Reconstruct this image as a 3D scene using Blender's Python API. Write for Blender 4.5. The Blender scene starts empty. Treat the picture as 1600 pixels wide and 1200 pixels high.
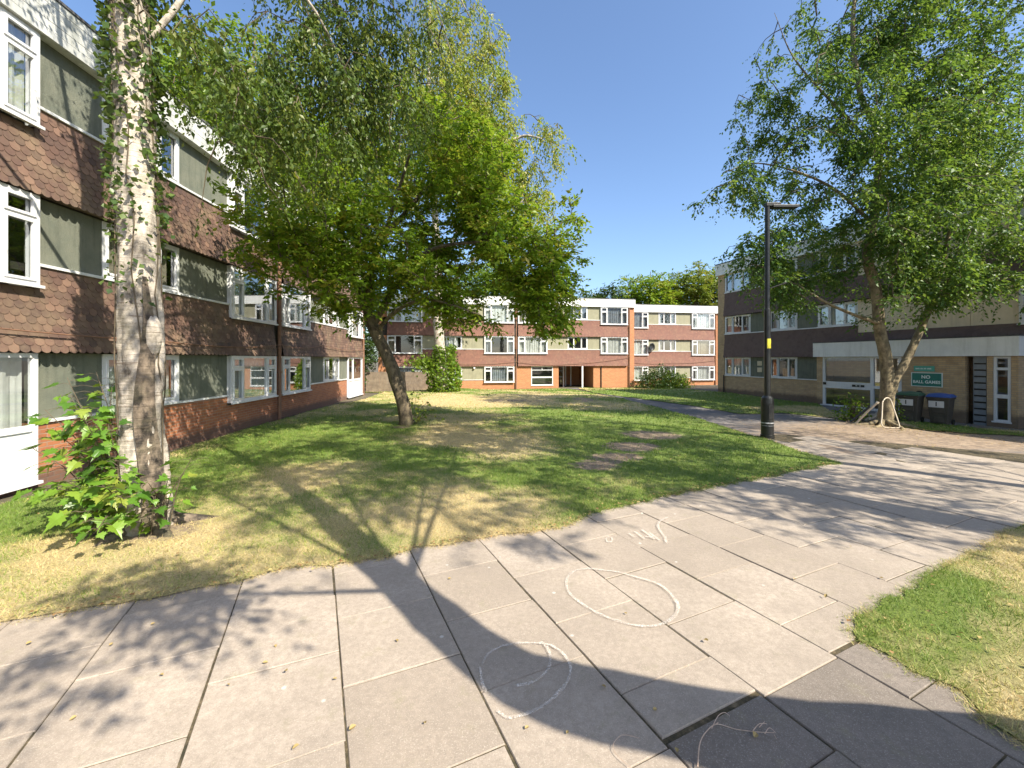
import bpy, math, numpy as np
from mathutils import Vector, Matrix
from mathutils.geometry import delaunay_2d_cdt
rng = np.random.default_rng(7)
scn = bpy.context.scene
COL = scn.collection
R = math.radians
EYE = 2.0; F = 650.0; HOR = 561.0          # camera height, focal length and horizon of the 1600 px picture

# ------------------------------------------------------------------ tagging
def tag(o, label=None, cat=None, group=None, kind=None):
    if label: o['label'] = label
    if cat: o['category'] = cat
    if group: o['group'] = group
    if kind: o['kind'] = kind
    return o
def empty(name, loc, rz=0, **k):
    o = bpy.data.objects.new(name, None); COL.objects.link(o)
    o.location = loc; o.rotation_euler = (0, 0, rz); o.empty_display_size = .2
    return tag(o, **k)
def copy_tree(o, parent=None):
    c = o.copy(); COL.objects.link(c); c.parent = parent
    for ch in [x for x in bpy.data.objects if x.parent == o]: copy_tree(ch, c)
    return c

# ------------------------------------------------------------------ meshes
def link(name, me, mats, parent=None, smooth=False):
    for m in (mats if isinstance(mats, (list, tuple)) else [mats]): me.materials.append(m)
    if smooth: me.polygons.foreach_set('use_smooth', [True]*len(me.polygons))
    o = bpy.data.objects.new(name, me); COL.objects.link(o)
    if parent is not None: o.parent = parent
    return o
class MB:
    def __init__(s): s.v = []; s.f = []; s.m = []; s.r = []
    def add(s, vs, fs, m=0, r=None):
        b = len(s.v); s.v.extend([tuple(map(float, v)) for v in vs]); s.f.extend([tuple(b+i for i in f) for f in fs])
        s.m.extend([m]*len(fs)); s.r.extend([float(rng.random()) if r is None else r]*len(fs)); return s
    def box(s, x0, x1, y0, y1, z0, z1, m=0):
        if x0 > x1: x0, x1 = x1, x0
        if y0 > y1: y0, y1 = y1, y0
        if z0 > z1: z0, z1 = z1, z0
        vs = [(x, y, z) for z in (z0, z1) for y in (y0, y1) for x in (x0, x1)]
        return s.add(vs, [(0,2,3,1),(4,5,7,6),(0,1,5,4),(2,6,7,3),(0,4,6,2),(1,3,7,5)], m)
    def tube(s, pts, rad, n=8, m=0, cap=True):
        pts = np.array(pts, float); k = len(pts)
        if np.isscalar(rad): rad = [rad]*k
        t = np.gradient(pts, axis=0); t /= (np.linalg.norm(t, axis=1, keepdims=True)+1e-9)
        up = np.array([0, 0, 1.]) if abs(t[0][2]) < .9 else np.array([1., 0, 0])
        vs = []
        for i in range(k):
            a = np.cross(up, t[i]); a /= np.linalg.norm(a)+1e-9; b = np.cross(t[i], a); up = b
            if i == 0: pass
            for j in range(n):
                th = 2*math.pi*j/n; vs.append(pts[i]+rad[i]*(math.cos(th)*a+math.sin(th)*b))
            up = np.cross(t[i], a) if False else up
        fs = [(i*n+j, i*n+(j+1) % n, (i+1)*n+(j+1) % n, (i+1)*n+j) for i in range(k-1) for j in range(n)]
        if cap: fs += [tuple(range(n))[::-1], tuple((k-1)*n+j for j in range(n))]
        return s.add(vs, fs, m)
    def build(s, name, mats, parent=None, smooth=False, bevel=0):
        me = bpy.data.meshes.new(name); me.from_pydata(s.v, [], s.f); me.update()
        me.polygons.foreach_set('material_index', s.m)
        a = me.attributes.new('rnd', 'FLOAT', 'FACE'); a.data.foreach_set('value', s.r)
        o = link(name, me, mats, parent, smooth)
        if bevel:
            b = o.modifiers.new('bevel', 'BEVEL'); b.width = bevel; b.segments = 2; b.limit_method = 'ANGLE'
        return o
def np_mesh(name, V, Fc, mats, parent=None, attrs=None, smooth=False):
    V = np.asarray(V, np.float32); Fc = np.asarray(Fc, np.int32); n, k = Fc.shape
    me = bpy.data.meshes.new(name)
    me.vertices.add(len(V)); me.vertices.foreach_set('co', V.ravel())
    me.loops.add(n*k); me.loops.foreach_set('vertex_index', Fc.ravel())
    me.polygons.add(n); me.polygons.foreach_set('loop_start', np.arange(n, dtype=np.int32)*k)
    me.update(calc_edges=True); me.validate()
    for an, (dom, val) in (attrs or {}).items():
        a = me.attributes.new(an, 'FLOAT', dom); a.data.foreach_set('value', np.asarray(val, np.float32))
    return link(name, me, mats, parent, smooth)

# ------------------------------------------------------------------ materials
class N:
    def __init__(s, name):
        s.m = bpy.data.materials.new(name); s.m.use_nodes = True; s.t = s.m.node_tree
        s.p = s.t.nodes['Principled BSDF']; s.out = s.t.nodes['Material Output']
    def n(s, typ, **k):
        x = s.t.nodes.new('ShaderNode'+typ)
        for a, v in k.items():
            if isinstance(v, bpy.types.NodeSocket): s.t.links.new(v, x.inputs[a.replace('_', ' ')])
            elif a in x.inputs.keys() or a.replace('_', ' ') in x.inputs.keys(): x.inputs[a.replace('_', ' ')].default_value = v
            else: setattr(x, a, v)
        return x
    def l(s, a, b): s.t.links.new(a, b)
    def obj(s): return s.n('TexCoord').outputs['Object']
    def noise(s, scale, vec=None, detail=5, rough=.6):
        x = s.n('TexNoise'); x.inputs['Scale'].default_value = scale; x.inputs['Detail'].default_value = detail; x.inputs['Roughness'].default_value = rough
        if vec is not None: s.l(vec, x.inputs['Vector'])
        return x.outputs['Fac']
    def ramp(s, fac, stops, interp='LINEAR'):
        x = s.n('ValToRGB'); x.color_ramp.interpolation = interp; e = x.color_ramp.elements
        while len(e) < len(stops): e.new(.5)
        for i, (p, c) in enumerate(stops): e[i].position = p; e[i].color = (*c, 1) if len(c) == 3 else c
        s.l(fac, x.inputs['Fac']); return x.outputs['Color']
    def mix(s, fac, a, b, typ='MIX'):
        x = s.n('Mix', data_type='RGBA', blend_type=typ)
        for i, v in ((0, fac), (6, a), (7, b)):
            if isinstance(v, bpy.types.NodeSocket): s.l(v, x.inputs[i])
            elif i == 0: x.inputs[0].default_value = v
            else: x.inputs[i].default_value = (*v, 1)
        return x.outputs[2]
    def math(s, op, a, b=0.):
        x = s.n('Math', operation=op)
        for i, v in ((0, a), (1, b)):
            if isinstance(v, bpy.types.NodeSocket): s.l(v, x.inputs[i])
            else: x.inputs[i].default_value = v
        return x.outputs[0]
    def bump(s, h, strength=.4, dist=.02):
        x = s.n('Bump'); x.inputs['Strength'].default_value = strength; x.inputs['Distance'].default_value = dist
        s.l(h, x.inputs['Height']); s.l(x.outputs['Normal'], s.p.inputs['Normal'])
    def col(s, c):
        if isinstance(c, bpy.types.NodeSocket): s.l(c, s.p.inputs['Base Color'])
        else: s.p.inputs['Base Color'].default_value = (*c, 1)
    def rough(s, r): s.p.inputs['Roughness'].default_value = r; return s
    def scale(s, sc, vec=None):
        x = s.n('Mapping'); x.inputs['Scale'].default_value = sc; s.l(vec or s.obj(), x.inputs['Vector']); return x.outputs['Vector']
    def attr(s, a): return s.n('Attribute', attribute_name=a).outputs['Fac']

def plain(name, c1, c2, scale=8, rough=.6, bump=0, bscale=60, detail=5):
    m = N(name); v = m.obj(); m.col(m.ramp(m.noise(scale, v, detail), [(.3, c1), (.7, c2)])); m.rough(rough)
    if bump: m.bump(m.noise(bscale, v, 4), bump, .01)
    return m.m
def brick_mat(name, c1, c2, c3, mortar, stain=.35):
    m = N(name); o = m.obj(); sx = m.n('SeparateXYZ'); m.l(o, sx.inputs[0])
    cx = m.n('CombineXYZ'); m.l(m.math('ADD', sx.outputs[0], sx.outputs[1]), cx.inputs[0]); m.l(sx.outputs[2], cx.inputs[1])
    b = m.n('TexBrick'); m.l(cx.outputs[0], b.inputs['Vector']); b.inputs['Scale'].default_value = 1
    b.inputs['Brick Width'].default_value = .225; b.inputs['Row Height'].default_value = .075; b.inputs['Mortar Size'].default_value = .006
    b.inputs['Mortar Smooth'].default_value = .3; b.inputs['Bias'].default_value = 0
    b.inputs['Color1'].default_value = (*c1, 1); b.inputs['Color2'].default_value = (*c2, 1); b.inputs['Mortar'].default_value = (*mortar, 1)
    c = m.mix(m.ramp(m.noise(3.5, o), [(.35, (0, 0, 0)), (.7, (1, 1, 1))]), b.outputs['Color'], c3, 'MIX') if False else b.outputs['Color']
    n2 = m.noise(4, o, 6); c = m.mix(m.math('MULTIPLY', m.ramp(n2, [(.45, (0, 0, 0)), (.75, (1, 1, 1))]), stain), c, c3)
    # darker foot of the wall, with a ragged upper edge
    h = m.math('ADD', sx.outputs[2], m.math('MULTIPLY', m.noise(5, o), .25))
    c = m.mix(m.ramp(h, [(.18, (.75, .75, .75)), (.34, (0, 0, 0))]), c, (.085, .062, .05)); m.col(c); m.rough(.9)
    hh = m.math('SUBTRACT', m.math('MULTIPLY', m.noise(90, o), .35), b.outputs['Fac']); m.bump(hh, .5, .006); return m.m
def leaf_mat(name, cols, trans=.4, rough=.45):
    m = N(name); c = m.ramp(m.attr('rnd'), [(i/(len(cols)-1), x) for i, x in enumerate(cols)]); m.col(c); m.rough(rough)
    t = m.n('BsdfTranslucent'); m.l(m.mix(.35, c, (.25, .32, .02)), t.inputs['Color'])
    x = m.n('MixShader'); x.inputs[0].default_value = trans
    m.l(m.p.outputs[0], x.inputs[1]); m.l(t.outputs[0], x.inputs[2]); m.l(x.outputs[0], m.out.inputs['Surface']); return m.m

M = {}
def streaky(name, c1, c2, dirt, amt=.5, rough=.6, bump=0, bscale=60):
    m = N(name); o = m.obj(); c = m.ramp(m.noise(2.5, o), [(.3, c1), (.7, c2)])
    st = m.noise(7, m.scale((1, 1, .10), o), 6, .7); c = m.mix(m.math('MULTIPLY', m.ramp(st, [(.48, (0, 0, 0)), (.72, (1, 1, 1))]), amt), c, dirt)
    c = m.mix(m.math('MULTIPLY', m.ramp(m.noise(1.1, o, 8, .7), [(.5, (0, 0, 0)), (.75, (1, 1, 1))]), amt*.7), c, dirt); m.col(c); m.rough(rough)
    if bump: m.bump(m.noise(bscale, o, 4), bump, .01)
    return m.m
M['brick_red'] = brick_mat('orange_red_brick', (.40, .155, .065), (.30, .105, .05), (.20, .09, .06), (.30, .24, .18))
M['brick_far'] = brick_mat('orange_brick', (.48, .205, .085), (.40, .155, .065), (.33, .15, .08), (.42, .32, .22), .2)
M['brick_buff'] = brick_mat('buff_brown_brick', (.54, .38, .21), (.44, .30, .165), (.17, .12, .085), (.30, .26, .21))
def tile_mat(name, cols, lich):
    m = N(name); o = m.obj(); c = m.ramp(m.attr('rnd'), [(i/(len(cols)-1), x) for i, x in enumerate(cols)])
    n = m.noise(1.3, o, 7, .7); c = m.mix(m.math('MULTIPLY', m.ramp(n, [(.46, (0, 0, 0)), (.7, (1, 1, 1))]), lich), c, (.27, .20, .12))
    c = m.mix(m.math('MULTIPLY', m.noise(14, o, 5), .5), c, (.065, .045, .04)); m.col(c); m.rough(.75); m.bump(m.noise(120, o), .3, .004); return m.m
M['tile'] = tile_mat('fishscale_clay_tile', [(.08, .05, .042), (.155, .085, .06), (.115, .068, .052), (.17, .10, .07), (.27, .16, .11)], .75)
M['tile_far'] = tile_mat('clay_tile_far', [(.20, .088, .062), (.26, .115, .078), (.22, .095, .066), (.30, .14, .09)], .3)
M['tile_dark'] = tile_mat('dark_slate_tile', [(.13, .082, .07), (.17, .11, .092), (.15, .095, .08)], .15)
M['render'] = streaky('shaded_green_roughcast', (.125, .14, .11), (.18, .185, .14), (.075, .085, .065), .7, .95, .9, 70)  # darker copy of the panels, shade on left and right blocks in the colour
M['render_sunlit'] = streaky('sunlit_sage_roughcast', (.26, .25, .17), (.31, .295, .205), (.17, .165, .115), .5, .95, .4, 70)  # lighter copy of the panels, sunshine on the far blocks in the colour
M['cream'] = streaky('cream_wall_panel', (.66, .56, .40), (.72, .62, .46), (.42, .36, .26), .5, .8)
M['white'] = streaky('white_plastic', (.62, .63, .64), (.70, .70, .70), (.42, .41, .38), .35, .35)
M['fascia'] = streaky('white_fascia_board', (.72, .73, .72), (.82, .82, .80), (.50, .50, .46), .45, .55)
M['fascia_old'] = streaky('weathered_fascia_board', (.50, .51, .49), (.68, .68, .65), (.26, .27, .23), .8, .6, .1)
M['felt'] = plain('roof_felt', (.07, .07, .075), (.12, .12, .12), 3, .95)
M['interior'] = plain('room_gloom', (.05, .045, .04), (.09, .08, .07), .8, .9)  # dark colour stands in for the gloom of unlit rooms
M['curtain'] = plain('pale_curtain', (.50, .49, .46), (.70, .69, .66), 3, .9)
M['curtain_grey'] = plain('blue_grey_curtain', (.20, .22, .26), (.34, .36, .40), 4, .9)
M['curtain_white'] = plain('net_curtain', (.66, .66, .64), (.78, .78, .76), 12, .9)
M['curtain_tan'] = plain('tan_blind', (.26, .22, .17), (.38, .33, .26), 9, .9)
M['black'] = plain('black_paint', (.008, .009, .009), (.02, .02, .018), 14, .35, .15, 30)
M['grey_door'] = plain('grey_painted_door', (.17, .19, .21), (.22, .24, .26), 6, .5)
M['pipe'] = plain('brown_downpipe', (.16, .085, .055), (.25, .13, .075), 6, .7)
def glass():
    m = N('window_glass'); m.t.nodes.remove(m.p)
    tr = m.n('BsdfTransparent'); tr.inputs[0].default_value = (.82, .86, .85, 1)
    g = m.n('BsdfGlossy'); g.inputs['Roughness'].default_value = .015; g.inputs[0].default_value = (.95, .97, 1, 1)
    fr = m.n('LayerWeight'); fr.inputs['Blend'].default_value = .22
    x = m.n('MixShader'); m.l(m.math('ADD', m.math('MULTIPLY', fr.outputs['Facing'], .9), .12), x.inputs[0])
    m.l(tr.outputs[0], x.inputs[1]); m.l(g.outputs[0], x.inputs[2]); m.l(x.outputs[0], m.out.inputs['Surface']); return m.m
M['glass'] = glass()
def bark(name, light, dark, band, sc=5, thr=.52):
    m = N(name); o = m.obj(); a = m.noise(sc, m.scale((1, 1, .55), o), 8, .65)
    c = m.ramp(a, [(thr-.14, light), (thr, tuple(.6*x for x in light)), (thr+.12, dark)])
    bn = m.noise(4, m.scale((.6, .6, 9), o), 4); c = m.mix(m.ramp(bn, [(.60, (0, 0, 0)), (.68, (.8, .8, .8))]), c, band)
    gm = m.noise(2.1, o, 5); c = m.mix(m.ramp(gm, [(.5, (0, 0, 0)), (.7, (.55, .55, .55))]), c, (.15, .135, .07))
    m.col(c); m.rough(.9); m.bump(m.math('ADD', a, m.math('MULTIPLY', bn, .6)), .9, .03); return m.m
M['birch'] = bark('birch_bark', (.50, .44, .36), (.085, .07, .055), (.14, .10, .07), 6.5, .56)
M['birch_cleft'] = bark('cracked_birch_bark', (.22, .17, .12), (.03, .024, .018), (.08, .06, .04), 11, .46)
M['bark'] = bark('grey_brown_bark', (.20, .155, .095), (.05, .038, .026), (.10, .075, .045), 9, .5)
M['bark_tan'] = bark('smooth_tan_bark', (.30, .24, .14), (.085, .065, .04), (.15, .11, .06), 7, .52)  # lighter, tan bark for the tree by the bins
M['twig'] = plain('twig_bark', (.06, .047, .03), (.13, .10, .06), 9, .9)
M['leaf_green'] = leaf_mat('fresh_green_leaf', [(.055, .11, .014), (.10, .165, .018), (.14, .205, .022), (.21, .24, .03), (.28, .23, .04)], .48)
M['leaf_lawn'] = leaf_mat('lawn_tree_leaf', [(.075, .16, .010), (.125, .24, .014), (.18, .30, .018), (.25, .34, .026), (.34, .29, .04)], .55)
M['leaf_right'] = leaf_mat('cool_green_leaf', [(.035, .095, .022), (.06, .14, .028), (.09, .185, .03), (.145, .235, .04), (.20, .24, .05)], .5)
M['leaf_birch'] = leaf_mat('dark_birch_leaf', [(.04, .08, .014), (.07, .12, .018), (.10, .155, .022), (.17, .19, .03)], .42)
M['leaf_yellow'] = leaf_mat('yellowing_leaf', [(.16, .24, .03), (.24, .32, .04), (.34, .38, .06), (.46, .38, .09)], .55)
M['leaf_bright'] = leaf_mat('bright_green_leaf', [(.07, .15, .012), (.12, .22, .015), (.17, .27, .02), (.22, .30, .03)], .5)
M['leaf_maple'] = leaf_mat('maple_leaf', [(.05, .13, .018), (.085, .20, .022), (.14, .28, .03), (.20, .33, .035), (.30, .35, .06)], .45, .38)
M['leaf_ivy'] = leaf_mat('ivy_leaf', [(.035, .075, .018), (.06, .11, .022), (.12, .17, .035)], .3, .4)
M['leaf_dark'] = leaf_mat('evergreen_leaf', [(.02, .05, .012), (.035, .075, .014), (.06, .11, .02)], .3, .4)
M['leaf_dry'] = leaf_mat('dry_leaf', [(.20, .10, .04), (.33, .20, .08), (.42, .33, .12), (.25, .16, .07)], .15, .7)

# ------------------------------------------------------------------ value noise in numpy
_T = rng.random((256, 256))
def vnoise(x, y, f):
    x = np.asarray(x, float)*f+1000; y = np.asarray(y, float)*f+1000
    i = np.floor(x).astype(int); j = np.floor(y).astype(int); u = x-i; v = y-j; u = u*u*(3-2*u); v = v*v*(3-2*v)
    g = lambda a, b: _T[a % 256, b % 256]
    return (g(i, j)*(1-u)+g(i+1, j)*u)*(1-v)+(g(i, j+1)*(1-u)+g(i+1, j+1)*u)*v
def fbm(x, y, f, o=4): return sum(vnoise(x, y, f*2**k)*.5**k for k in range(o))/sum(.5**k for k in range(o))

# ------------------------------------------------------------------ ground heights
GP = np.array([(0,0,0),(-3,2,0),(3,2,0),(-5,5,-.03),(0,5,-.04),(6,6,-.06),(-8,3,-.1),(-7.8,7,-.14),(-8,10,-.14),(-8.4,16,-.12),(-8.7,23,-.1),
 (0,12,-.1),(-3,12.5,-.1),(6.7,10.9,-.1),(0,20,-.2),(6,20,-.17),(12,14,-.2),(16,14.5,-.33),(14.6,19.5,-.2),(13.5,26,-.1),(0,36,-.62),(10,36.5,-.58),
 (-10,33,-.55),(20,40,-.58),(10,28,-.3),(-4,28,-.22),(20,8,-.2),(0,-10,0),(10,-10,0),(60,60,-1),(-60,60,-1),(0,100,-1.2),(-60,0,-.3),(60,0,-.5),(-20,20,-.3)])
def gz(x, y):
    x = np.asarray(x, float); y = np.asarray(y, float)
    w = 1/(((x[..., None]-GP[:, 0])**2+(y[..., None]-GP[:, 1])**2)+1.5)**1.6
    return (w*GP[:, 2]).sum(-1)/w.sum(-1)
def at(px, py, dz=0.):
    """where the sight line through a picture point meets the ground"""
    a = (px-800)/F; b = (HOR-py)/F; y = -EYE/b
    for _ in range(30): y = .5*y+.5*(float(gz(a*y, y))+dz-EYE)/b
    return (a*y, y)

# ================================================================== SETTING
def smooth_line(P, k=5):
    P = np.array(P, float); n = len(P)
    if n < 3: 
        t = np.linspace(0, 1, k+1)[:, None]; return P[0]+(P[1]-P[0])*t
    Q = np.vstack([2*P[0]-P[1], P, 2*P[-1]-P[-2]]); out = []
    for i in range(1, n):
        p0, p1, p2, p3 = Q[i-1], Q[i], Q[i+1], Q[i+2]
        for t in np.linspace(0, 1, k, endpoint=False):
            out.append(.5*((2*p1)+(-p0+p2)*t+(2*p0-5*p1+4*p2-p3)*t*t+(-p0+3*p1-3*p2+p3)*t**3))
    out.append(P[-1]); return np.array(out)

g_c = N('soil'); o_ = g_c.obj()
c = g_c.ramp(g_c.noise(1.2, o_, 8), [(.35, (.075, .058, .04)), (.65, (.15, .115, .08))])
c = g_c.mix(g_c.ramp(g_c.noise(7, o_, 4), [(.5, (0, 0, 0)), (.62, (.8, .8, .8))]), c, (.06, .075, .02)); g_c.col(c); g_c.rough(.95); g_c.bump(g_c.noise(50, o_), .8, .02)
def ax(lim, near, step):
    a = list(np.arange(-near, near+1e-6, step)); s = step; v = near
    while v < lim: s *= 1.35; v += s; a.append(v); a.insert(0, -v)
    return np.array(a)
gx = ax(500, 26, 1.); gy = ax(500, 48, 1.)
X, Y = np.meshgrid(gx, gy); Z = gz(X, Y)
nx, ny = len(gx), len(gy); idx = np.arange(nx*ny).reshape(ny, nx)
np_mesh('ground', np.stack([X, Y, Z], -1).reshape(-1, 3), np.stack([idx[:-1, :-1], idx[:-1, 1:], idx[1:, 1:], idx[1:, :-1]], -1).reshape(-1, 4), g_c.m, smooth=True)['kind'] = 'structure'

def inpoly(x, y, poly):
    x = np.asarray(x); y = np.asarray(y); c = np.zeros(x.shape, bool); n = len(poly)
    for i in range(n):
        x0, y0 = poly[i]; x1, y1 = poly[(i+1) % n]
        if y0 == y1: continue
        c ^= ((y0 > y) != (y1 > y)) & (x < (x1-x0)*(y-y0)/(y1-y0)+x0)
    return c
def densify(poly, step=.09, jit=.03):
    out = []
    for i in range(len(poly)):
        a = np.array(poly[i]); b = np.array(poly[(i+1) % len(poly)]); d = np.linalg.norm(b-a); dist = np.linalg.norm(a)
        n = max(1, int(d/(step*max(1, dist/7)))); nr = np.array([-(b-a)[1], (b-a)[0]])/(d+1e-9)
        for k in range(n):
            p = a+(b-a)*k/n; q = (fbm(p[0], p[1], 4., 4)-.5)*jit*5+(rng.random()-.5)*jit*1.3 if dist < 25 else 0
            out.append(tuple(p+nr*q))
    return out
def sheet(name, poly, mat, dz, cell=.35, dens=True, dry=None, jit=.03):
    P = densify(poly, jit=jit) if dens else poly
    A = np.array(P); pts = [tuple(p) for p in P]; n0 = len(pts)
    gx = np.arange(A[:, 0].min(), A[:, 0].max(), cell); gy = np.arange(A[:, 1].min(), A[:, 1].max(), cell)
    X, Y = np.meshgrid(gx, gy); X = X.ravel()+rng.normal(0, cell*.08, X.size); Y = Y.ravel()+rng.normal(0, cell*.08, Y.size)
    k = inpoly(X, Y, P); pts += list(zip(X[k].tolist(), Y[k].tolist()))
    vs, es, fs, *_ = delaunay_2d_cdt([Vector(p) for p in pts], [(i, (i+1) % n0) for i in range(n0)], [], 1, 1e-5)
    V = np.array([(v.x, v.y) for v in vs]); z = gz(V[:, 0], V[:, 1])+dz
    if dry is not None: z = z+np.maximum(-.002, (fbm(V[:, 0], V[:, 1], .8, 3)-.5)*.05*np.clip(V[:, 1]/6, .3, 1))
    fs = [f for f in fs if len(f) == 3]
    at_ = {'dry': ('POINT', dry(V[:, 0], V[:, 1]))} if dry is not None else {}
    if name == 'lawn': at_['bare'] = ('POINT', bare(V[:, 0], V[:, 1])); z = z-.02*np.clip(at_['bare'][1]-.5, 0, .5)
    o = np_mesh(name, np.c_[V, z], np.array(fs), mat, attrs=at_, smooth=True); o['kind'] = 'structure'; return o, P

# ---- lawns
px = lambda L: [at(*p) for p in L]
L1 = [(-7.0, 1.3)]+px([(0,984),(49,967),(100,966),(157,952),(210,945),(262,936),(300,926),(375,913),(450,896),(520,886),(589,877),(649,861),(742,847),(787,840),(881,825),(926,806),
  (1020,782),(1096,768),(1178,751),(1230,741),(1254,736),(1281,731),(1309,725),(1281,717),(1243,706),(1195,688),(1144,674),(1102,658),(1040,641),(972,624),(930,616)])+\
  [(4.6,34.6),(3.6,36.0),(-10.5,33.6),(-10.6,28.0),(-8.2,26.5),(-7.9,24.3),(-7.6,21.5),(-8.1,18),(-7.9,12),(-7.55,8.2),(-7.1,5)]
L2 = px([(1319,981),(1359,956),(1412,931),(1440,914),(1467,901),(1497,887),(1519,872),(1544,853),(1569,844),(1590,830),(1640,815)])+[(9.5,5.3),(12,4.5),(12,-4),(4,-4),(3.6,1.2)]+px([(1700,1230),(1600,1165),(1500,1090),(1400,1040),(1345,1010)])
L3 = px([(926,614),(974,621),(1027,628),(1066,633),(1112,640),(1155,648),(1187,648),(1217,647),(1270,652),(1310,655),(1335,656),(1331,652),(1300,645),(1277,632)])+[(14.3,21.5),(13.0,26.5),(12.9,27.3),(14,40),(10.6,39.5),(10.6,37.1),(7.2,36.5),(6.2,36.4),(5.6,35.2)]
L4 = px([(1400,660),(1457,662),(1529,671),(1600,676),(1680,684),(1680,692),(1600,684),(1529,680),(1457,675),(1410,669)])
def bumpf(x, y, cx, cy, rx, ry, p=2): return np.exp(-(((x-cx)/rx)**2+((y-cy)/ry)**2))
_bp = at(1000, 690); _dp = at(790, 627)
def dry(x, y):
    n = fbm(x, y, .55, 4); d = (n-.47)*2.6
    d = d+.42*bumpf(x, y, -2.5, 4.6, 2.2, 1.3)+.35*bumpf(x, y, 0, 6.3, 2.6, 1.5)+.5*bumpf(x, y, .3, 10.5, 1.6, 1.6)
    d = d+1.5*bumpf(x, y, _dp[0], _dp[1], 3.2, 2.6)+.5*bumpf(x, y, 3.6, 2.6, .9, 1.4)+.25*bumpf(x, y, -4.6, 28, 1.5, 1.3)*4
    d = d-.55*bumpf(x, y, 5, 9, 3, 3)-.8*bumpf(x, y, 5, 12, 3, 6)-.5*bumpf(x, y, -6.8, 12, 1.6, 9)-.6*bumpf(x, y, 10, 26, 5, 9)+.12*bumpf(x, y, 5.5, 3, 2.0, 2)
    d = d+.40
    return np.clip(d, 0, 1)
_q = [at(*p) for p in ((1018,682),(990,700),(960,718),(930,730))]
def bare(x, y):
    b = 0*np.asarray(x, float)
    for (cx, cy), r in zip(_q, (.95, .75, .6, .55)): b = np.maximum(b, 1.15*bumpf(x, y, cx, cy, r, r*.8))
    e = at(912, 625); b = np.maximum(b, .9*bumpf(x, y, e[0], e[1], .9, 1.6)); b = np.maximum(b, .85*bumpf(x, y, b1_[0]+.25, b1_[1]-.15, .75, .6)); b = np.maximum(b, .75*bumpf(x, y, -4.7, 27.6, 1.3, 1.1))
    b = np.maximum(b, .8*bumpf(x, y, _dp[0], _dp[1], 2.2, 1.2)); b = np.maximum(b, .75*bumpf(x, y, -3.3, 12.6, .5, .5))
    return np.clip(b+.3*np.clip((fbm(x, y, 1.1, 3)-.6)*4, 0, 1)*(np.asarray(y) > 8), 0, 1.2)
b1_ = at(225, 825)
lm = N('lawn_turf'); o_ = lm.obj(); dr = lm.attr('dry')
fine = lm.noise(38, o_, 6, .75); mid = lm.noise(4, o_, 5, .6)
gcol = lm.ramp(fine, [(.3, (.075, .115, .018)), (.5, (.135, .19, .028)), (.7, (.21, .27, .045))])
dcol = lm.ramp(fine, [(.3, (.24, .18, .08)), (.5, (.45, .36, .17)), (.7, (.61, .50, .27))])
f_ = lm.math('ADD', dr, lm.math('MULTIPLY', lm.math('SUBTRACT', mid, .5), .9)); f_ = lm.ramp(f_, [(.2, (0, 0, 0)), (.75, (1, 1, 1))])
ecol = lm.ramp(lm.noise(22, o_, 8, .8), [(.35, (.11, .08, .052)), (.5, (.25, .185, .12)), (.66, (.44, .345, .235))])
bf = lm.ramp(lm.math('ADD', lm.attr('bare'), lm.math('MULTIPLY', lm.math('SUBTRACT', lm.noise(6, o_, 8, .75), .5), 1.5)), [(.5, (0, 0, 0)), (.68, (1, 1, 1))])
lm.col(lm.mix(bf, lm.mix(f_, gcol, dcol), ecol)); lm.rough(.95); lm.bump(fine, 1., .03)
LAWNS = []
for nm, P in (('lawn', L1), ('lawn', L2), ('lawn', L3), ('lawn', L4)):
    o, PP = sheet(nm, P, lm.m, .042, .26, dry=dry, jit=.04); LAWNS.append(PP)

# ---- paving slabs : square flags in running bond
dV = np.array((-.4236, .9058)); nV = np.array((.9058, .4236)); S = .7455
pav = MB()
def slab_(pav, cs, e, tilt, base, c0, n0, t0, odd):
    top = []; low = []; bot = []; am_ = sum(c[0] for c in cs)/4; bm__ = sum(c[1] for c in cs)/4
    for k, (a, b) in enumerate(cs):
        for lst, ins, z in ((top, e, tilt[k]), (low, 0, tilt[k]-.006), (bot, 0, -.06)):
            aa = a+(ins if a < am_ else -ins); bb = b+(ins if b < bm__ else -ins)
            p = nV*(n0+aa)+dV*(t0+bb); lst.append((p[0], p[1], base+z+float(gz(*p))-float(gz(*c0))))
    pav.add(top+low+bot, [(0,1,2,3)]+[(k+4, (k+1) % 4+4, (k+1) % 4, k) for k in range(4)]+[(k+8, (k+1) % 4+8, (k+1) % 4+4, k+4) for k in range(4)], 1 if odd else 0)
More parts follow.
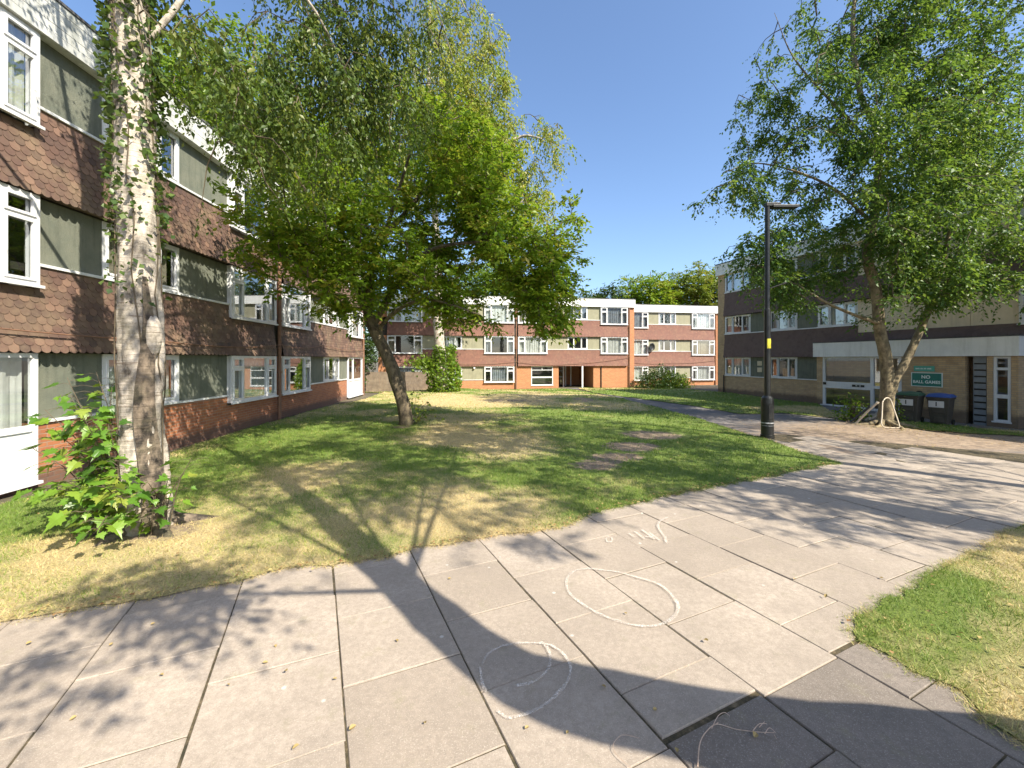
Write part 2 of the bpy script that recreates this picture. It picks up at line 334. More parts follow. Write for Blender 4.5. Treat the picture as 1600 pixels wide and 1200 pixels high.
for i in range(-9, 17):
    n0 = .137+S*i; ph = .465 if i % 2 == 0 else .09
    for j in range(-5, 17):
        t0 = ph+S*j; c0 = nV*(n0+S/2)+dV*(t0+S/2)
        if c0[1] < -2.2 or c0[1] > 12.5 or abs(c0[0]) > 13 or c0[0] < -9.2 or (c0[0] < -5.6 and c0[1] > 2.2): continue
        if c0[1] > 10.2+(c0[0]-6)*-.1+((i*7+j*3) % 5)*.25: continue
        P = LAWNS[0]
        cc = np.array([c0]+[nV*(n0+a)+dV*(t0+b) for a in (-.15, S+.15) for b in (-.15, S+.15)])
        if inpoly(cc[:, 0], cc[:, 1], L1).all() or inpoly(cc[:, 0], cc[:, 1], L2).all(): continue
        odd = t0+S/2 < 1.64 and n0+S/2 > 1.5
        split = n0+S/2 > 1.5 and t0+.06 < 1.61 < t0+S-.06
        for part in ((0, 1) if split else (None,)):
          if part is None: ta, tb_ = 0, S
          elif part == 0: ta, tb_, odd = 0, 1.605-t0, True
          else: ta, tb_, odd = 1.632-t0, S, False
          g = .004; g2 = .004 if rng.random() < .6 else .011
          e = .0035; tilt = rng.normal(0, .0022, 4); base = float(gz(*c0))+.031+rng.normal(0, .0022)
          cs = [(g, ta+g), (S-g2, ta+g), (S-g2, tb_-g), (g, tb_-g)]
          slab_(pav, cs, e, tilt, base, c0, n0, t0, odd)
pav_done = True
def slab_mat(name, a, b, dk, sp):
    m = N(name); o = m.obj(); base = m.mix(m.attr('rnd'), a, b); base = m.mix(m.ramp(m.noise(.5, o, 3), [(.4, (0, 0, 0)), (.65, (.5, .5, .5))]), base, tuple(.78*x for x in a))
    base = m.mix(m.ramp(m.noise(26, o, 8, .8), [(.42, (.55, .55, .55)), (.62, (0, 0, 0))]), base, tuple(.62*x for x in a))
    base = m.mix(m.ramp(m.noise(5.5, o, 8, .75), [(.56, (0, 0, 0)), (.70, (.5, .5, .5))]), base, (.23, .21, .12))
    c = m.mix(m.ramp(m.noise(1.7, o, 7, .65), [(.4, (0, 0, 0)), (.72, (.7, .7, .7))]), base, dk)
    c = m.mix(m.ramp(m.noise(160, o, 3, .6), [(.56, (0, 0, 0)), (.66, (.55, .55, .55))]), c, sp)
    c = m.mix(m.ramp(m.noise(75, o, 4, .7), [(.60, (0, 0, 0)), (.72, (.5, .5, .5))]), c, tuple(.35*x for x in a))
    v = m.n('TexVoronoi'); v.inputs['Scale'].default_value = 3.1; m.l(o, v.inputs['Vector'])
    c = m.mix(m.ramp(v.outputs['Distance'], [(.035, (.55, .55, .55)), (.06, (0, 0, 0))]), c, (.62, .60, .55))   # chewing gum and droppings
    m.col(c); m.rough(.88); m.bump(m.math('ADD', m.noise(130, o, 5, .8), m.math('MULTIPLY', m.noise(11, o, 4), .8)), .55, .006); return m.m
jb = N('sandy_moss_joint'); o_ = jb.obj(); jb.col(jb.ramp(jb.noise(16, o_, 6, .7), [(.35, (.03, .028, .014)), (.55, (.085, .066, .035)), (.75, (.22, .17, .10))])); jb.rough(.95); jb.bump(jb.noise(60, o_), .8, .01)
sheet('paving_joints', [(-7, .3), (-2, -2), (7, -2), (11, 4), (12, 9), (7.5, 11.5), (2, 10), (-4, 5)], jb.m, .0235, .45, dens=False)
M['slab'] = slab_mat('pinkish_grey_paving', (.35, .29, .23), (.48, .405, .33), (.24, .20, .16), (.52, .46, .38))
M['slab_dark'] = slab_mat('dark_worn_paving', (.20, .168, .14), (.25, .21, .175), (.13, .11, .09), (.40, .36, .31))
pav.build('pavement', [M['slab'], M['slab_dark']])['kind'] = 'structure'

# ---- asphalt path, stained brown near the tree
am = N('worn_asphalt'); o_ = am.obj()
c = am.ramp(am.noise(2.2, o_, 7, .7), [(.3, (.10, .092, .088)), (.7, (.175, .16, .15))])
c = am.mix(am.ramp(am.noise(140, o_, 3), [(.55, (0, 0, 0)), (.68, (.6, .6, .6))]), c, (.34, .32, .29))
c = am.mix(am.ramp(am.math('ADD', am.attr('dry'), am.math('MULTIPLY', am.math('SUBTRACT', am.noise(3, o_, 7, .75), .5), 1.6)), [(.32, (0, 0, 0)), (.7, (.85, .85, .85))]), c, am.ramp(am.noise(5, o_, 9, .8), [(.35, (.13, .095, .065)), (.5, (.26, .19, .13)), (.64, (.42, .32, .22))]))
am.col(c); am.rough(.92); am.bump(am.noise(120, o_, 5), .6, .008)
AP = px([(925,609.5),(930,614),(990,628),(1040,641),(1102,660),(1144,676),(1190,700),(1200,730)])+[(3.5,8.2),(9,8),(14,8),(15,9)]+\
     [(18.2,11),(17.3,14.5),(16.3,16.5),(15.3,18.7),(14.6,20.2),(13.0,20.0)]+px([(1270,650),(1217,645),(1155,646),(1112,638),(1066,631),(1027,626),(974,620),(940,612)])+[(7.0,36.3),(4.2,36.2)]
def stain(x, y): return 1.15*bumpf(x, y, 12.5, 12.2, 5.5, 2.6)+.5*bumpf(x, y, 8, 9.8, 3, 1.6)+.3*bumpf(x, y, 7, 34, 3, 4)
sheet('path', AP, am.m, .018, .4, dry=stain)

# ---- grass blades (stuff)
V = []; A = []
def blades(P, ymin, ymax, dens, h, w, name_list):
    A_ = np.array(P); x0, x1 = A_[:, 0].min(), A_[:, 0].max(); y0, y1 = max(A_[:, 1].min(), ymin), min(A_[:, 1].max(), ymax)
    if y1 <= y0: return
    n = int((x1-x0)*(y1-y0)*dens); x = rng.uniform(x0, x1, n); y = rng.uniform(y0, y1, n)
    k = (np.abs(x) < 1.3*y+.6) & (y > .8); x, y = x[k], y[k]; k = inpoly(x, y, P); x, y = x[k], y[k]
    k = rng.random(len(x)) > np.clip((bare(x, y)+(fbm(x, y, 3., 4)-.5)*1.3-.45)*4, 0, .93); x, y = x[k], y[k]
    k = rng.random(len(x)) < .35+.65*fbm(x, y, 2.2, 3)*1.25; x, y = x[k], y[k]
    d = np.clip(dry(x, y)+(rng.random(len(x))-.5)*.75+(fbm(x, y, 4, 2)-.5)*.9, 0, 1)
    hh = h*(.5+rng.random(len(x)))*(1.15-.45*d)*(.7+.6*fbm(x+50, y, 1.5, 2)); th = rng.uniform(0, 6.283, len(x)); ln = rng.uniform(.2, 1.1, len(x))*(1+.6*d)
    ph = rng.uniform(0, 6.283, len(x)); z = gz(x, y)+.04+np.maximum(-.002, (fbm(x, y, .8, 3)-.5)*.05*np.clip(y/6, .3, 1))
    a = np.stack([x-np.cos(th)*w/2, y-np.sin(th)*w/2, z], -1); b = np.stack([x+np.cos(th)*w/2, y+np.sin(th)*w/2, z], -1)
    t = np.stack([x+np.cos(ph)*hh*ln, y+np.sin(ph)*hh*ln, z+hh], -1)
    name_list.append((np.stack([a, b, t], 1).reshape(-1, 3), d))
out = []
for P in LAWNS:
    blades(P, 1, 5.2, 3500, .036, .0055, out); blades(P, 5.2, 8, 1700, .036, .008, out); blades(P, 8, 13, 650, .042, .013, out); blades(P, 13, 24, 160, .05, .026, out); blades(P, 24, 38, 45, .06, .05, out)
for P in LAWNS[:2]:       # ragged straw fringe along the edges
    A_ = np.array(P); k = np.linalg.norm(A_, axis=1) < 15; A_ = A_[k & (A_[:, 1] > .8)]; n = 26000; i = rng.integers(0, len(A_), n); x = A_[i, 0]+rng.normal(0, .035, n); y = A_[i, 1]+rng.normal(0, .035, n)
    keep = rng.random(n) < np.clip(1.25-fbm(x, y, 1.6, 2), .1, 1); x, y = x[keep], y[keep]; n = len(x); d = np.clip(dry(x, y)+rng.normal(.25, .3, n), 0, 1); hh = rng.uniform(.012, .045, n); ph = rng.uniform(0, 6.28, n); ln = rng.uniform(.5, 1.8, n); w_ = .005*np.clip(y/5, .8, 2.5)
    z = gz(x, y)+.032; th = rng.uniform(0, 6.28, n); a = np.stack([x-np.cos(th)*w_/2, y-np.sin(th)*w_/2, z], -1); b = np.stack([x+np.cos(th)*w_/2, y+np.sin(th)*w_/2, z], -1); t = np.stack([x+np.cos(ph)*hh*ln, y+np.sin(ph)*hh*ln, z+hh*.7], -1)
    out.append((np.stack([a, b, t], 1).reshape(-1, 3), d))
V = np.concatenate([o[0] for o in out]); D = np.concatenate([o[1] for o in out])
bm_ = N('grass_blade'); dr = bm_.attr('dry')
cg = bm_.ramp(dr, [(0, (.12, .21, .022)), (.35, (.21, .29, .04)), (.6, (.42, .39, .12)), (1, (.66, .51, .25))]); bm_.col(cg); bm_.rough(.6)
t_ = bm_.n('BsdfTranslucent'); bm_.l(cg, t_.inputs['Color']); x_ = bm_.n('MixShader'); x_.inputs[0].default_value = .3
bm_.l(bm_.p.outputs[0], x_.inputs[1]); bm_.l(t_.outputs[0], x_.inputs[2]); bm_.l(x_.outputs[0], bm_.out.inputs['Surface'])
o = np_mesh('grass_blades', V, np.arange(len(V)).reshape(-1, 3), bm_.m, attrs={'dry': ('FACE', D)})
tag(o, 'short mown green and straw coloured grass covering the lawns', 'grass', kind='stuff')

# ================================================================== LEAVES AND TREES
def leaves(name, C, size, mat, parent=None, up=.35, aspect=.55, tint=None, sizevar=.3, flat=False, dirs=None):
    n = len(C); C = np.asarray(C); s = size*(1+rng.normal(0, sizevar, n)).clip(.4, 1.8)
    d = rng.normal(0, 1, (n, 3)); d[:, 2] -= .45
    if dirs is not None: d = dirs+d*.28
    d /= np.linalg.norm(d, axis=1, keepdims=True)
    nn = rng.normal(0, 1, (n, 3)); nn[:, 2] = np.abs(nn[:, 2])+up*2
    if flat: d[:, 2] *= .1; nn = nn*.25; nn[:, 2] = 1
    sd = np.cross(d, nn); sd /= np.linalg.norm(sd, axis=1, keepdims=True)+1e-9; nn = np.cross(sd, d)
    s = s[:, None]; b = C; t = C+d*s; m = C+d*s*.45
    l = m+sd*s*aspect*.5+nn*s*.10; r = m-sd*s*aspect*.5+nn*s*.10
    V = np.stack([b, l, t, r], 1).reshape(-1, 3); i = np.arange(n)*4
    Fc = np.concatenate([np.stack([i, i+1, i+2], 1), np.stack([i, i+2, i+3], 1)])
    rr = rng.random(n) if tint is None else np.clip(tint+rng.normal(0, .16, n), 0, 1)
    return np_mesh(name, V, Fc, mat, parent, attrs={'rnd': ('FACE', np.r_[rr, rr])})

def limb_mesh(mb, P, Rr, n=10, rough_=.0, m=0):
    """tapered limb with slightly lumpy outline"""
    P = np.array(P); k = len(P); t = np.gradient(P, axis=0); t /= np.linalg.norm(t, axis=1, keepdims=True)+1e-9
    ref = np.array([1., .13, 0]); vs = []
    for i in range(k):
        a = np.cross(ref, t[i]); a /= np.linalg.norm(a)+1e-9; b = np.cross(t[i], a)
        for j in range(n):
            th = 2*math.pi*j/n
            zz_ = P[i][2]; q = 1+rough_*((float(vnoise(math.cos(th)*2+zz_*1.6, math.sin(th)*2+P[i][0], 1.3))-.5)*1.5+(float(vnoise(math.cos(th)*5+zz_*2.1, math.sin(th)*5+zz_*.7, 2.3))-.5)*.8+(float(vnoise(math.cos(th)*9+zz_*6, math.sin(th)*9-zz_*4, 3.))-.5)*.5)
            vs.append(P[i]+Rr[i]*q*(math.cos(th)*a+math.sin(th)*b))
    fs = [(i*n+j, i*n+(j+1) % n, (i+1)*n+(j+1) % n, (i+1)*n+j) for i in range(k-1) for j in range(n)]
    mb.add(vs, fs, m)

def grow(skel, ells, ntar, seed, step=.35, droop=0., curl=.12, minr=.006, rk=.009, thin=1.):
    """skel: list of (points, radii); ells: (cx,cy,cz, rx,ry,rz, weight). Twigs reach sampled targets from the nearest wood."""
    g = np.random.default_rng(seed); nodes = [np.asarray(p) for P, _ in skel for p in P[max(1, len(P)//5):]]
    w = np.array([e[6]*e[3]*e[4]*e[5] for e in ells]); w /= w.sum(); T = []
    while len(T) < ntar:
        e = ells[g.choice(len(ells), p=w)]; d = g.normal(0, 1, 3); d /= np.linalg.norm(d); r = g.random()**(1/2.2)
        p = np.array(e[:3])+d*r*np.array(e[3:6])
        if float(vnoise(p[0]+p[2]*.7+seed, p[1]+p[2]*.5, .9)) < .27*thin or float(vnoise(p[0]-p[2]*.6, p[1]+p[2]*.9+seed, 1.9)) < .2*thin: continue
        T.append(p)
    T = np.array(T); Nn = np.zeros((200000, 3)); k = len(nodes); Nn[:k] = np.array(nodes)
    d0 = np.array([np.min(((Nn[:k]-p)**2).sum(1)) for p in T]); T = T[np.argsort(d0)]
    br = []
    for p in T:
        d2 = ((Nn[:k]-p)**2).sum(1)+np.clip(Nn[:k, 2]-p[2], 0, 9)**2*.6*(0 if droop > .3 else 1); i = int(np.argmin(d2)); a = Nn[i]
        L = np.linalg.norm(p-a); n = max(2, int(L/step)+1); ts = np.linspace(0, 1, n+1)
        mid = g.normal(0, curl*L, 3); lift = max(0, .18*L)
        q = a+(p-a)*ts[:, None]+np.outer(np.sin(ts*math.pi), mid)+np.outer(np.sin(ts*math.pi), [0, 0, lift])
        q[:, 2] -= droop*ts**2*min(L, 1.2)*.5
        br.append((q, L)); Nn[k:k+n] = q[1:]; k += n
    return br
def tree(name, loc, skel, ells, ntar, seed, lmat, lsize, per, label, group=None, wood='twig', trunk='bark', droop=0., sig=(.3, .3, .22), tintoff=0., kroot=1., lasp=.55, tubes=True, rough_=.12, cat='tree', thin=1., tk=12, trunk2=None):
    root = empty(name, (0, 0, 0), label=label, cat=cat, group=group)
    root.location = (loc[0], loc[1], float(gz(*loc))); off = np.array(root.location)
    mb = MB()
    for i, (P, r) in enumerate(skel): limb_mesh(mb, np.asarray(P)-off, r, tk if i == 0 else 8, rough_, 0)
    mb.build('trunk', M[trunk], root, smooth=True)
    br = grow(skel, ells, ntar, seed, droop=droop, thin=thin)
    if tubes:
        tw = MB()
        for q, L in br:
            r0 = min(.05, .006+.012*L)*kroot; rr = np.linspace(r0, .004*kroot, len(q)); tw.tube(q-off, rr, 4, cap=False)
        tw.build('branches', M[wood], root)
    g = np.random.default_rng(seed+5); C = []; Tn = []
    Dd = []
    for q, L in br:                       # side sprays: short shoots carrying alternate leaves
        m_ = max(2, int(per/8*(.6+.8*g.random()))); tt = 1-g.random(m_)**1.6*min(1, .9/max(L, .3)); x = tt*(len(q)-1); i = np.minimum(x.astype(int), len(q)-2); u = (x-i)[:, None]
        o0 = q[i]*(1-u)+q[i+1]*u; ax_ = q[i+1]-q[i]; ax_ /= np.linalg.norm(ax_, axis=1, keepdims=True)+1e-9
        dr = ax_*.8+g.normal(0, 1, (m_, 3))*np.array([1, 1, .35]); dr[:, 2] -= droop*1.5; dr /= np.linalg.norm(dr, axis=1, keepdims=True)
        sl = sig[0]*g.uniform(1.3, 3.2, m_); k = np.arange(8); tk_ = (k+.7)/8
        side = np.cross(dr, [0, 0, 1.]); side /= np.linalg.norm(side, axis=1, keepdims=True)+1e-9
        p = o0[:, None]+dr[:, None]*sl[:, None, None]*tk_[None, :, None]; p[:, :, 2] -= (sl[:, None]*tk_**2)*(.12+.35*droop)
        sg_ = np.where(k % 2 == 0, 1., -1.)[None, :, None]; ld_ = dr[:, None]*.75+side[:, None]*sg_*.8+np.zeros_like(p); ld_[:, :, 2] -= .15+.5*droop
        p = p+g.normal(0, .18, p.shape)*np.array(sig)*.5
        keep = g.random(p.shape[:2]) < .93
        C.append(p[keep]); Dd.append(ld_[keep]); Tn.append(np.full(int(keep.sum()), .35+.5*g.random()+tintoff))
    Dd = np.concatenate(Dd)
    C = np.concatenate(C)-off; Tn = np.concatenate(Tn)
    leaves('crown', C, lsize, M[lmat], root, aspect=lasp, tint=Tn, dirs=Dd)
    return root

def pl(pts, Y):      # picture points at a given depth
    out = []
    for p in pts:
        y = p[2] if len(p) > 2 else Y
        out.append(((p[0]-800)/F*y, y, EYE+(HOR-p[1])/F*y))
    return out
def rad(a, b, n, flare=0):
    r = np.linspace(a, b, n)
    if flare: r = r+flare*np.exp(-np.arange(n)*.75)
    return r

# ---- tree 2, the leaning lawn tree
Y2 = 13.0; b2 = at(635, 665)
t0 = smooth_line([(b2[0], b2[1], float(gz(*b2))-.15)]+pl([(634,650),(627,620),(611,572),(592,530),(577,497)], Y2))
la = smooth_line(pl([(577,497),(566,462),(549,428),(528,385,12.6),(500,340,12.0),(478,300,11.5),(455,260,11.2)], Y2))
lb = smooth_line(pl([(577,497),(577,450),(584,405),(600,370),(640,325,13.4),(684,268,13.8),(706,225,14),(716,190,14.2)], Y2))
lc = smooth_line(pl([(584,510),(604,470),(632,430,12.8),(660,398,12.6),(698,383,12.4),(750,378,12.3),(815,372,12.2),(860,380,12.2)], Y2))
ld = smooth_line(pl([(588,518),(620,485,12.4),(665,468,11.9),(710,478,11.6),(750,492,11.5)], Y2))
le = smooth_line(pl([(560,440),(520,415,12),(470,390,11),(420,395,10.3),(380,420,10)], Y2))
lf = smooth_line(pl([(600,370),(622,300,12),(640,240,11.5),(650,195,11.2)], Y2))
sk2 = [(t0, rad(.225, .17, len(t0), .08)), (la, rad(.13, .035, len(la))), (lb, rad(.14, .03, len(lb))), (lc, rad(.10, .025, len(lc))), (ld, rad(.07, .02, len(ld))), (le, rad(.075, .02, len(le))), (lf, rad(.06, .02, len(lf)))]
E = [(-4.8,10.6,4.4,1.8,1.4,1.0,.7),(-5.7,10.4,6.0,1.5,1.6,1.6,.7),(-3.3,12.8,5.3,3.6,3.2,2.1,1),(-.9,12.8,5.1,2.6,2.6,2.1,1),(.9,12.6,3.7,1.0,1.3,1.3,2.4),(-2.6,12.6,7.6,2.9,2.6,2.2,1),(-6.0,11.3,5.2,1.5,1.8,1.5,.7),(-1.0,12.2,3.6,1.5,1.1,1.0,1.9),(-5.2,11.4,3.4,1.4,1.2,.8,.8),(1.2,12.8,5.4,1.1,1.6,1.6,1)]
tree('tree', b2, sk2, E, 1400, 21, 'leaf_lawn', .125, 66, 'green leaning tree with forked trunk standing in the middle of the lawn', trunk='bark', sig=(.19, .19, .12), thin=1.4, kroot=1.5)

# ---- tree 1, the big birch by the left block
b1 = at(225, 825)
t1 = smooth_line([(b1[0], b1[1], float(gz(*b1))-.2)]+pl([(226,780),(223,700),(221,600),(218,500),(214,300),(207,100),(202,0)], 4.92)+[(-4.6,4.95,9),(-4.5,5.1,12),(-4.4,5.2,15.5)], 12)
r1 = np.interp(t1[:, 2], [-.3,.1,.5,1.2,2.0,2.8,4.5,6.3,9,12,16], [.34,.27,.215,.20,.215,.195,.185,.175,.15,.10,.04])
l1a = smooth_line([(-4.5,4.95,5.6),(-4.2,5.2,6.4),(-3.9,5.7,7.8),(-2.9,6.8,9.4),(-1.8,8,9.6),(-1.2,8.8,8.2)])
l1b = smooth_line([(-4.5,4.95,6.4),(-4.2,5.6,8),(-3.9,6.9,8.8),(-3.7,8.2,8.0)])
l1c = smooth_line([(-4.5,5,8),(-3.2,6.6,10),(-2,8.5,11),(-.9,10,10)])
l1d = smooth_line([(-4.5,5,8),(-6,5.6,9.6),(-7,6.5,10.5)])
l1e = smooth_line([(-4.5,5,7),(-4.9,3.4,9),(-4.6,1.8,10)])
l1f = smooth_line([(-4.52,4.95,6.5),(-3.9,5.6,7.6),(-3.2,6.4,7.6),(-2.7,7.2,6.6)])
sk1 = [(t1, r1)]+[(l, rad(.042, .010, len(l))) for l in (l1a, l1b, l1c, l1d, l1e, l1f)]
E = [(-3.3,7.0,6.5,1.7,1.5,1.2,2.2),(-2.5,7.9,7.6,1.5,1.5,1.4,1.7),(-2.9,8.2,8.8,2.3,2.2,1.3,1.1),(-3.2,6.2,10.5,2.6,2.6,2.5,.2),(-6.0,5.2,11,2.,2.,2,.2),(-4.3,3,12,2.2,2.2,2.5,.12),(-3.9,6.3,5.2,1.1,.9,1.0,1.5),(-3.7,4.9,5.7,.7,.5,.6,2.5),(-4.6,5.9,6.4,.7,.7,.7,2),(-5.0,8.2,6.8,1.2,1.4,1.1,1.6)]
T1 = tree('birch_tree', b1, sk1, E, 760, 33, 'leaf_birch', .072, 60, 'big pale birch with split trunk and leafy shoots at its foot by the left block', trunk='birch', droop=.9, sig=(.15, .15, .2), rough_=.2, tk=40, thin=1.35)
# cleft of dark cracked bark, part of the birch
off = np.array(T1.location); cm = MB()
zz = np.linspace(.0, 2.95, 30); cv = []
for i, z in enumerate(zz):
    c = np.array([np.interp(z, t1[:, 2], t1[:, 0]), np.interp(z, t1[:, 2], t1[:, 1]), z]); rr = np.interp(z, t1[:, 2], r1)
    wv = .075*(1-(z/3.05)**2.2)+.01
    for k in range(7):
        u = -1+2*k/6; a = math.atan2(-4.92, 4.35)+.22+u*wv/rr*1.15+.12*math.sin(z*3.2)
        q = rr*(1.17+.05*(1-u*u)*math.sin(z*9+k)+(.10 if k in (0, 6) else -.01)*(1-z/3.2)+.04*(float(vnoise(z*3, k*1.3, 1.7))-.5)); cv.append(c+q*np.array([math.cos(a), math.sin(a), 0])-off)
cm.add(cv, [(i*7+k, i*7+k+1, (i+1)*7+k+1, (i+1)*7+k) for i in range(29) for k in range(6)]); cm.build('bark_cleft', M['birch_cleft'], T1, smooth=True)
# knot / burr
kb = MB(); g = np.random.default_rng(3)
kc = np.array(pl([(240, 525)], 4.86)[0]); kp = []
for i in range(9):
    for j in range(12):
        th = math.pi*i/8; ph = 2*math.pi*j/12; q = 1+.18*(g.random()-.5)
        kp.append(kc+np.array([.07*math.sin(th)*math.cos(ph), .09*math.sin(th)*math.sin(ph), .24*math.cos(th)])*q-off)
kb.add(kp, [(i*12+j, i*12+(j+1) % 12, (i+1)*12+(j+1) % 12, (i+1)*12+j) for i in range(8) for j in range(12)]); kb.build('burr', M['birch'], T1, smooth=True)
# surface roots
rb = MB()
for a, L in ((-.5, .8), (.35, .9), (-1.6, .6), (2.6, .7), (-2.4, .6)):
    P = [np.array([b1[0]+math.cos(a)*d, b1[1]+math.sin(a)*d, float(gz(*b1))+.22*math.exp(-d*4)+.02-.05*d]) for d in np.linspace(.18, L, 8)]
    limb_mesh(rb, np.array(P)-off, rad(.12, .03, 8), 8, .2)
rb.build('roots', M['birch_cleft'], T1, smooth=True)
# ---- ivy climbing it
C = []; 
iv = empty('ivy', tuple(off), label='dark ivy climbing the upper trunk of the big birch by the left block', cat='ivy')
for _ in range(3800):
    z = 2.6+4.4*rng.random()**.75; a = rng.uniform(0, 6.283)
    dens = .25+.75*(float(vnoise(a*1.2+z*.6, z*1.1, 1.4)) > .5)
    if rng.random() > dens*(.35 if z < 3.6 else 1): continue
    rr = np.interp(z, t1[:, 2], r1)+.03+.1*rng.random()**2
    C.append([np.interp(z, t1[:, 2], t1[:, 0])+rr*math.cos(a), np.interp(z, t1[:, 2], t1[:, 1])+rr*math.sin(a), z])
leaves('leaves', np.array(C)-off, .062, M['leaf_ivy'], iv, aspect=.9)
st = MB()
for k in range(5):
    P = []; a = k*1.3
    for z in np.linspace(.6, 6.8, 24):
        a += rng.normal(0, .12); rr = np.interp(z, t1[:, 2], r1)+.012; P.append((np.interp(z, t1[:, 2], t1[:, 0])+rr*math.cos(a)-off[0], np.interp(z, t1[:, 2], t1[:, 1])+rr*math.sin(a)-off[1], z-off[2]))
    st.tube(P, .007, 5)
st.build('stems', M['twig'], iv)

# ---- maple saplings with lobed leaves
LOBE = [(0,0),(.10,-.02),(.32,-.06),(.24,.10),(.50,.16),(.40,.30),(.56,.46),(.36,.44),(.30,.52),(.20,.50),(.16,.70),(.08,.72),(0,1.0)]
LOBE = LOBE+[(-x, y) for x, y in LOBE[-2:0:-1]]
def maple(name, base, stems, lsz, nper, label, seed, cat='sapling', mat='leaf_maple'):
    g = np.random.default_rng(seed); root = empty(name, (base[0], base[1], float(gz(*base))), label=label, cat=cat); off = np.array(root.location)
    s = MB(); L = MB()
    for tip, n in stems:
        tip = np.array(tip, float); a = off+np.array([g.normal(0, .06), g.normal(0, .06), 0]); P = smooth_line([a, a+(tip-a)*.4+[0, 0, .22*np.linalg.norm(tip-a)], tip], 6)
        s.tube(P-off, np.linspace(.009, .003, len(P)), 5)
        for k in range(n):
            t = .12+.88*(k+g.random())/n; i = t*(len(P)-1); i0 = min(int(i), len(P)-2); p = P[i0]+(P[i0+1]-P[i0])*(i-i0)
            d = g.normal(0, 1, 3); d[2] = abs(d[2])*.2-.1; d /= np.linalg.norm(d); q = p+d*(.07+.12*g.random()); s.tube([p-off, (p+q)/2+np.array([0, 0, .02])-off, q-off], .0025, 3)
            nr = np.array([g.normal(0, .35), g.normal(-.25, .35), 1.]); nr /= np.linalg.norm(nr); f = d-nr*np.dot(d, nr)-nr*.25; f /= np.linalg.norm(f); sd = np.cross(f, nr); sz = lsz*(.4+.85*g.random())
            ctr = q+f*sz*.35-off; vs = [ctr]; fold = .05+.4*g.random(); curl_ = g.uniform(-.05, .45)
            for x, y in LOBE: vs.append(q-off+sd*x*sz*1.05+f*y*sz+nr*(abs(x)*fold-curl_*y*y)*sz)
            m_ = len(LOBE); L.add(vs, [(0, 1+j, 1+(j+1) % m_) for j in range(m_)], 0, float(np.clip(.5+g.normal(0, .32), 0, 1)))
    s.build('stems', M['twig'], root); L.build('leaves', M[mat], root); return root
bb = at(185, 835)
st_ = []
for (x, y, Yd) in [(105,590,4.9),(70,640,4.7),(50,700,4.6),(60,760,4.4),(110,700,4.5),(140,640,4.6),(150,580,5.0),(175,600,4.9),(120,800,4.3),(185,720,4.35),(100,750,4.3),(150,830,4.1),(170,660,4.6),(80,670,4.9),(195,780,4.2),(130,650,4.4),(50,770,4.6),(160,760,4.2),(110,620,4.6)]:
    st_.append((pl([(x, y)], Yd)[0], 23))
maple('maple_sapling', bb, st_, .15, 12, 'bright green maple sapling with big lobed leaves left of the birch trunk', 5)
bb = at(250, 830)
maple('maple_sapling', (b1[0]+.35, b1[1]-.25), [(pl([p], y)[0], n) for p, y, n in (((300,715), 4.9, 14), ((285,740), 4.7, 10), ((245,770), 4.45, 9), ((240,800), 4.4, 6), ((262,750), 4.6, 8), ((232,755), 4.5, 5))], .12, 9, 'smaller maple shoots sprouting right of the birch trunk', 6)
b = at(648, 664)
maple('sapling', b, [(pl([p], 12.9)[0], n) for p, n in (((652,612), 26), ((668,628), 24), ((680,640), 20), ((640,630), 20), ((664,655), 16), ((690,655), 12), ((625,655), 10))], .10, 9, 'thin leafy sapling growing at the foot of the leaning lawn tree', 9, mat='leaf_green')

# ---- tree 3, ivy clad birch in front of the far block
b3 = (-4.7, 28.0); z3 = float(gz(*b3))
t3 = smooth_line([(b3[0], b3[1], z3-.2), (-4.8,28,2), (-5.0,28,5), (-5.0,28,8), (-5.2,28,12), (-5.6,28,17), (-5.6,28,22), (-5.5,28,26)])
lim = [smooth_line(p) for p in ([(-5,28,8),(-3.6,27.6,10.5),(-2,27.4,13),(-.6,27.2,16)], [(-5.1,28,10),(-7,28,13),(-8.2,28,16)], [(-5.4,28,14),(-3,28.4,18),(-1.2,28.4,21)], [(-5,28,6.5),(-3,27.6,8),(-1,27.4,10.5),(.8,27.2,12.5)], [(-5.4,28,15),(-6,26.5,19),(-6.5,26,22)], [(-.6,27.2,16),(.8,27.2,16.6),(2.0,27.2,16.4)])]
E = [(-4.2,28,19,4.6,3.8,6.5,1),(-1.4,27.8,16.5,3.4,3,4.6,1.3),(-7.4,28,15.5,2.4,2.6,4.5,.9),(-.2,27.6,11,2.9,2.4,2.6,.9),(2.6,27.6,16.3,1.3,1.6,2.6,.9),(1.5,27.6,13,2.,1.8,1.8,.8),(-4,28,24,3.5,3,3.5,.8)]
tree('birch_tree', b3, [(t3, rad(.42, .05, len(t3), .1))]+[(l, rad(.13, .03, len(l))) for l in lim], E, 1150, 44, 'leaf_yellow', .18, 56, 'tall yellowing tree with ivy covered trunk in front of the far block', trunk='birch', droop=.8, sig=(.42, .42, .45), kroot=1.6, thin=1.45)
i3 = empty('ivy', (b3[0], b3[1], z3), label='thick bright green ivy wrapped round the tall tree in front of the far block', cat='ivy')
n = 3600; z = rng.random(n)**1.4*3.1; a = rng.uniform(0, 6.283, n); rr = (.22+.68*np.exp(-((z-.9)/1.5)**2)+.2*np.exp(-((z-3.6)/1.)**2))*np.sqrt(rng.random(n))+.3
leaves('leaves', np.stack([rr*np.cos(a)+.15, rr*np.sin(a), z], -1), .16, M['leaf_bright'], i3, aspect=.85)
n = 700; leaves('side_leaves', np.stack([rng.normal(-1.15, .42, n), rng.normal(-.3, .35, n), rng.normal(1.95, .28, n)], -1), .16, M['leaf_bright'], i3, aspect=.85)
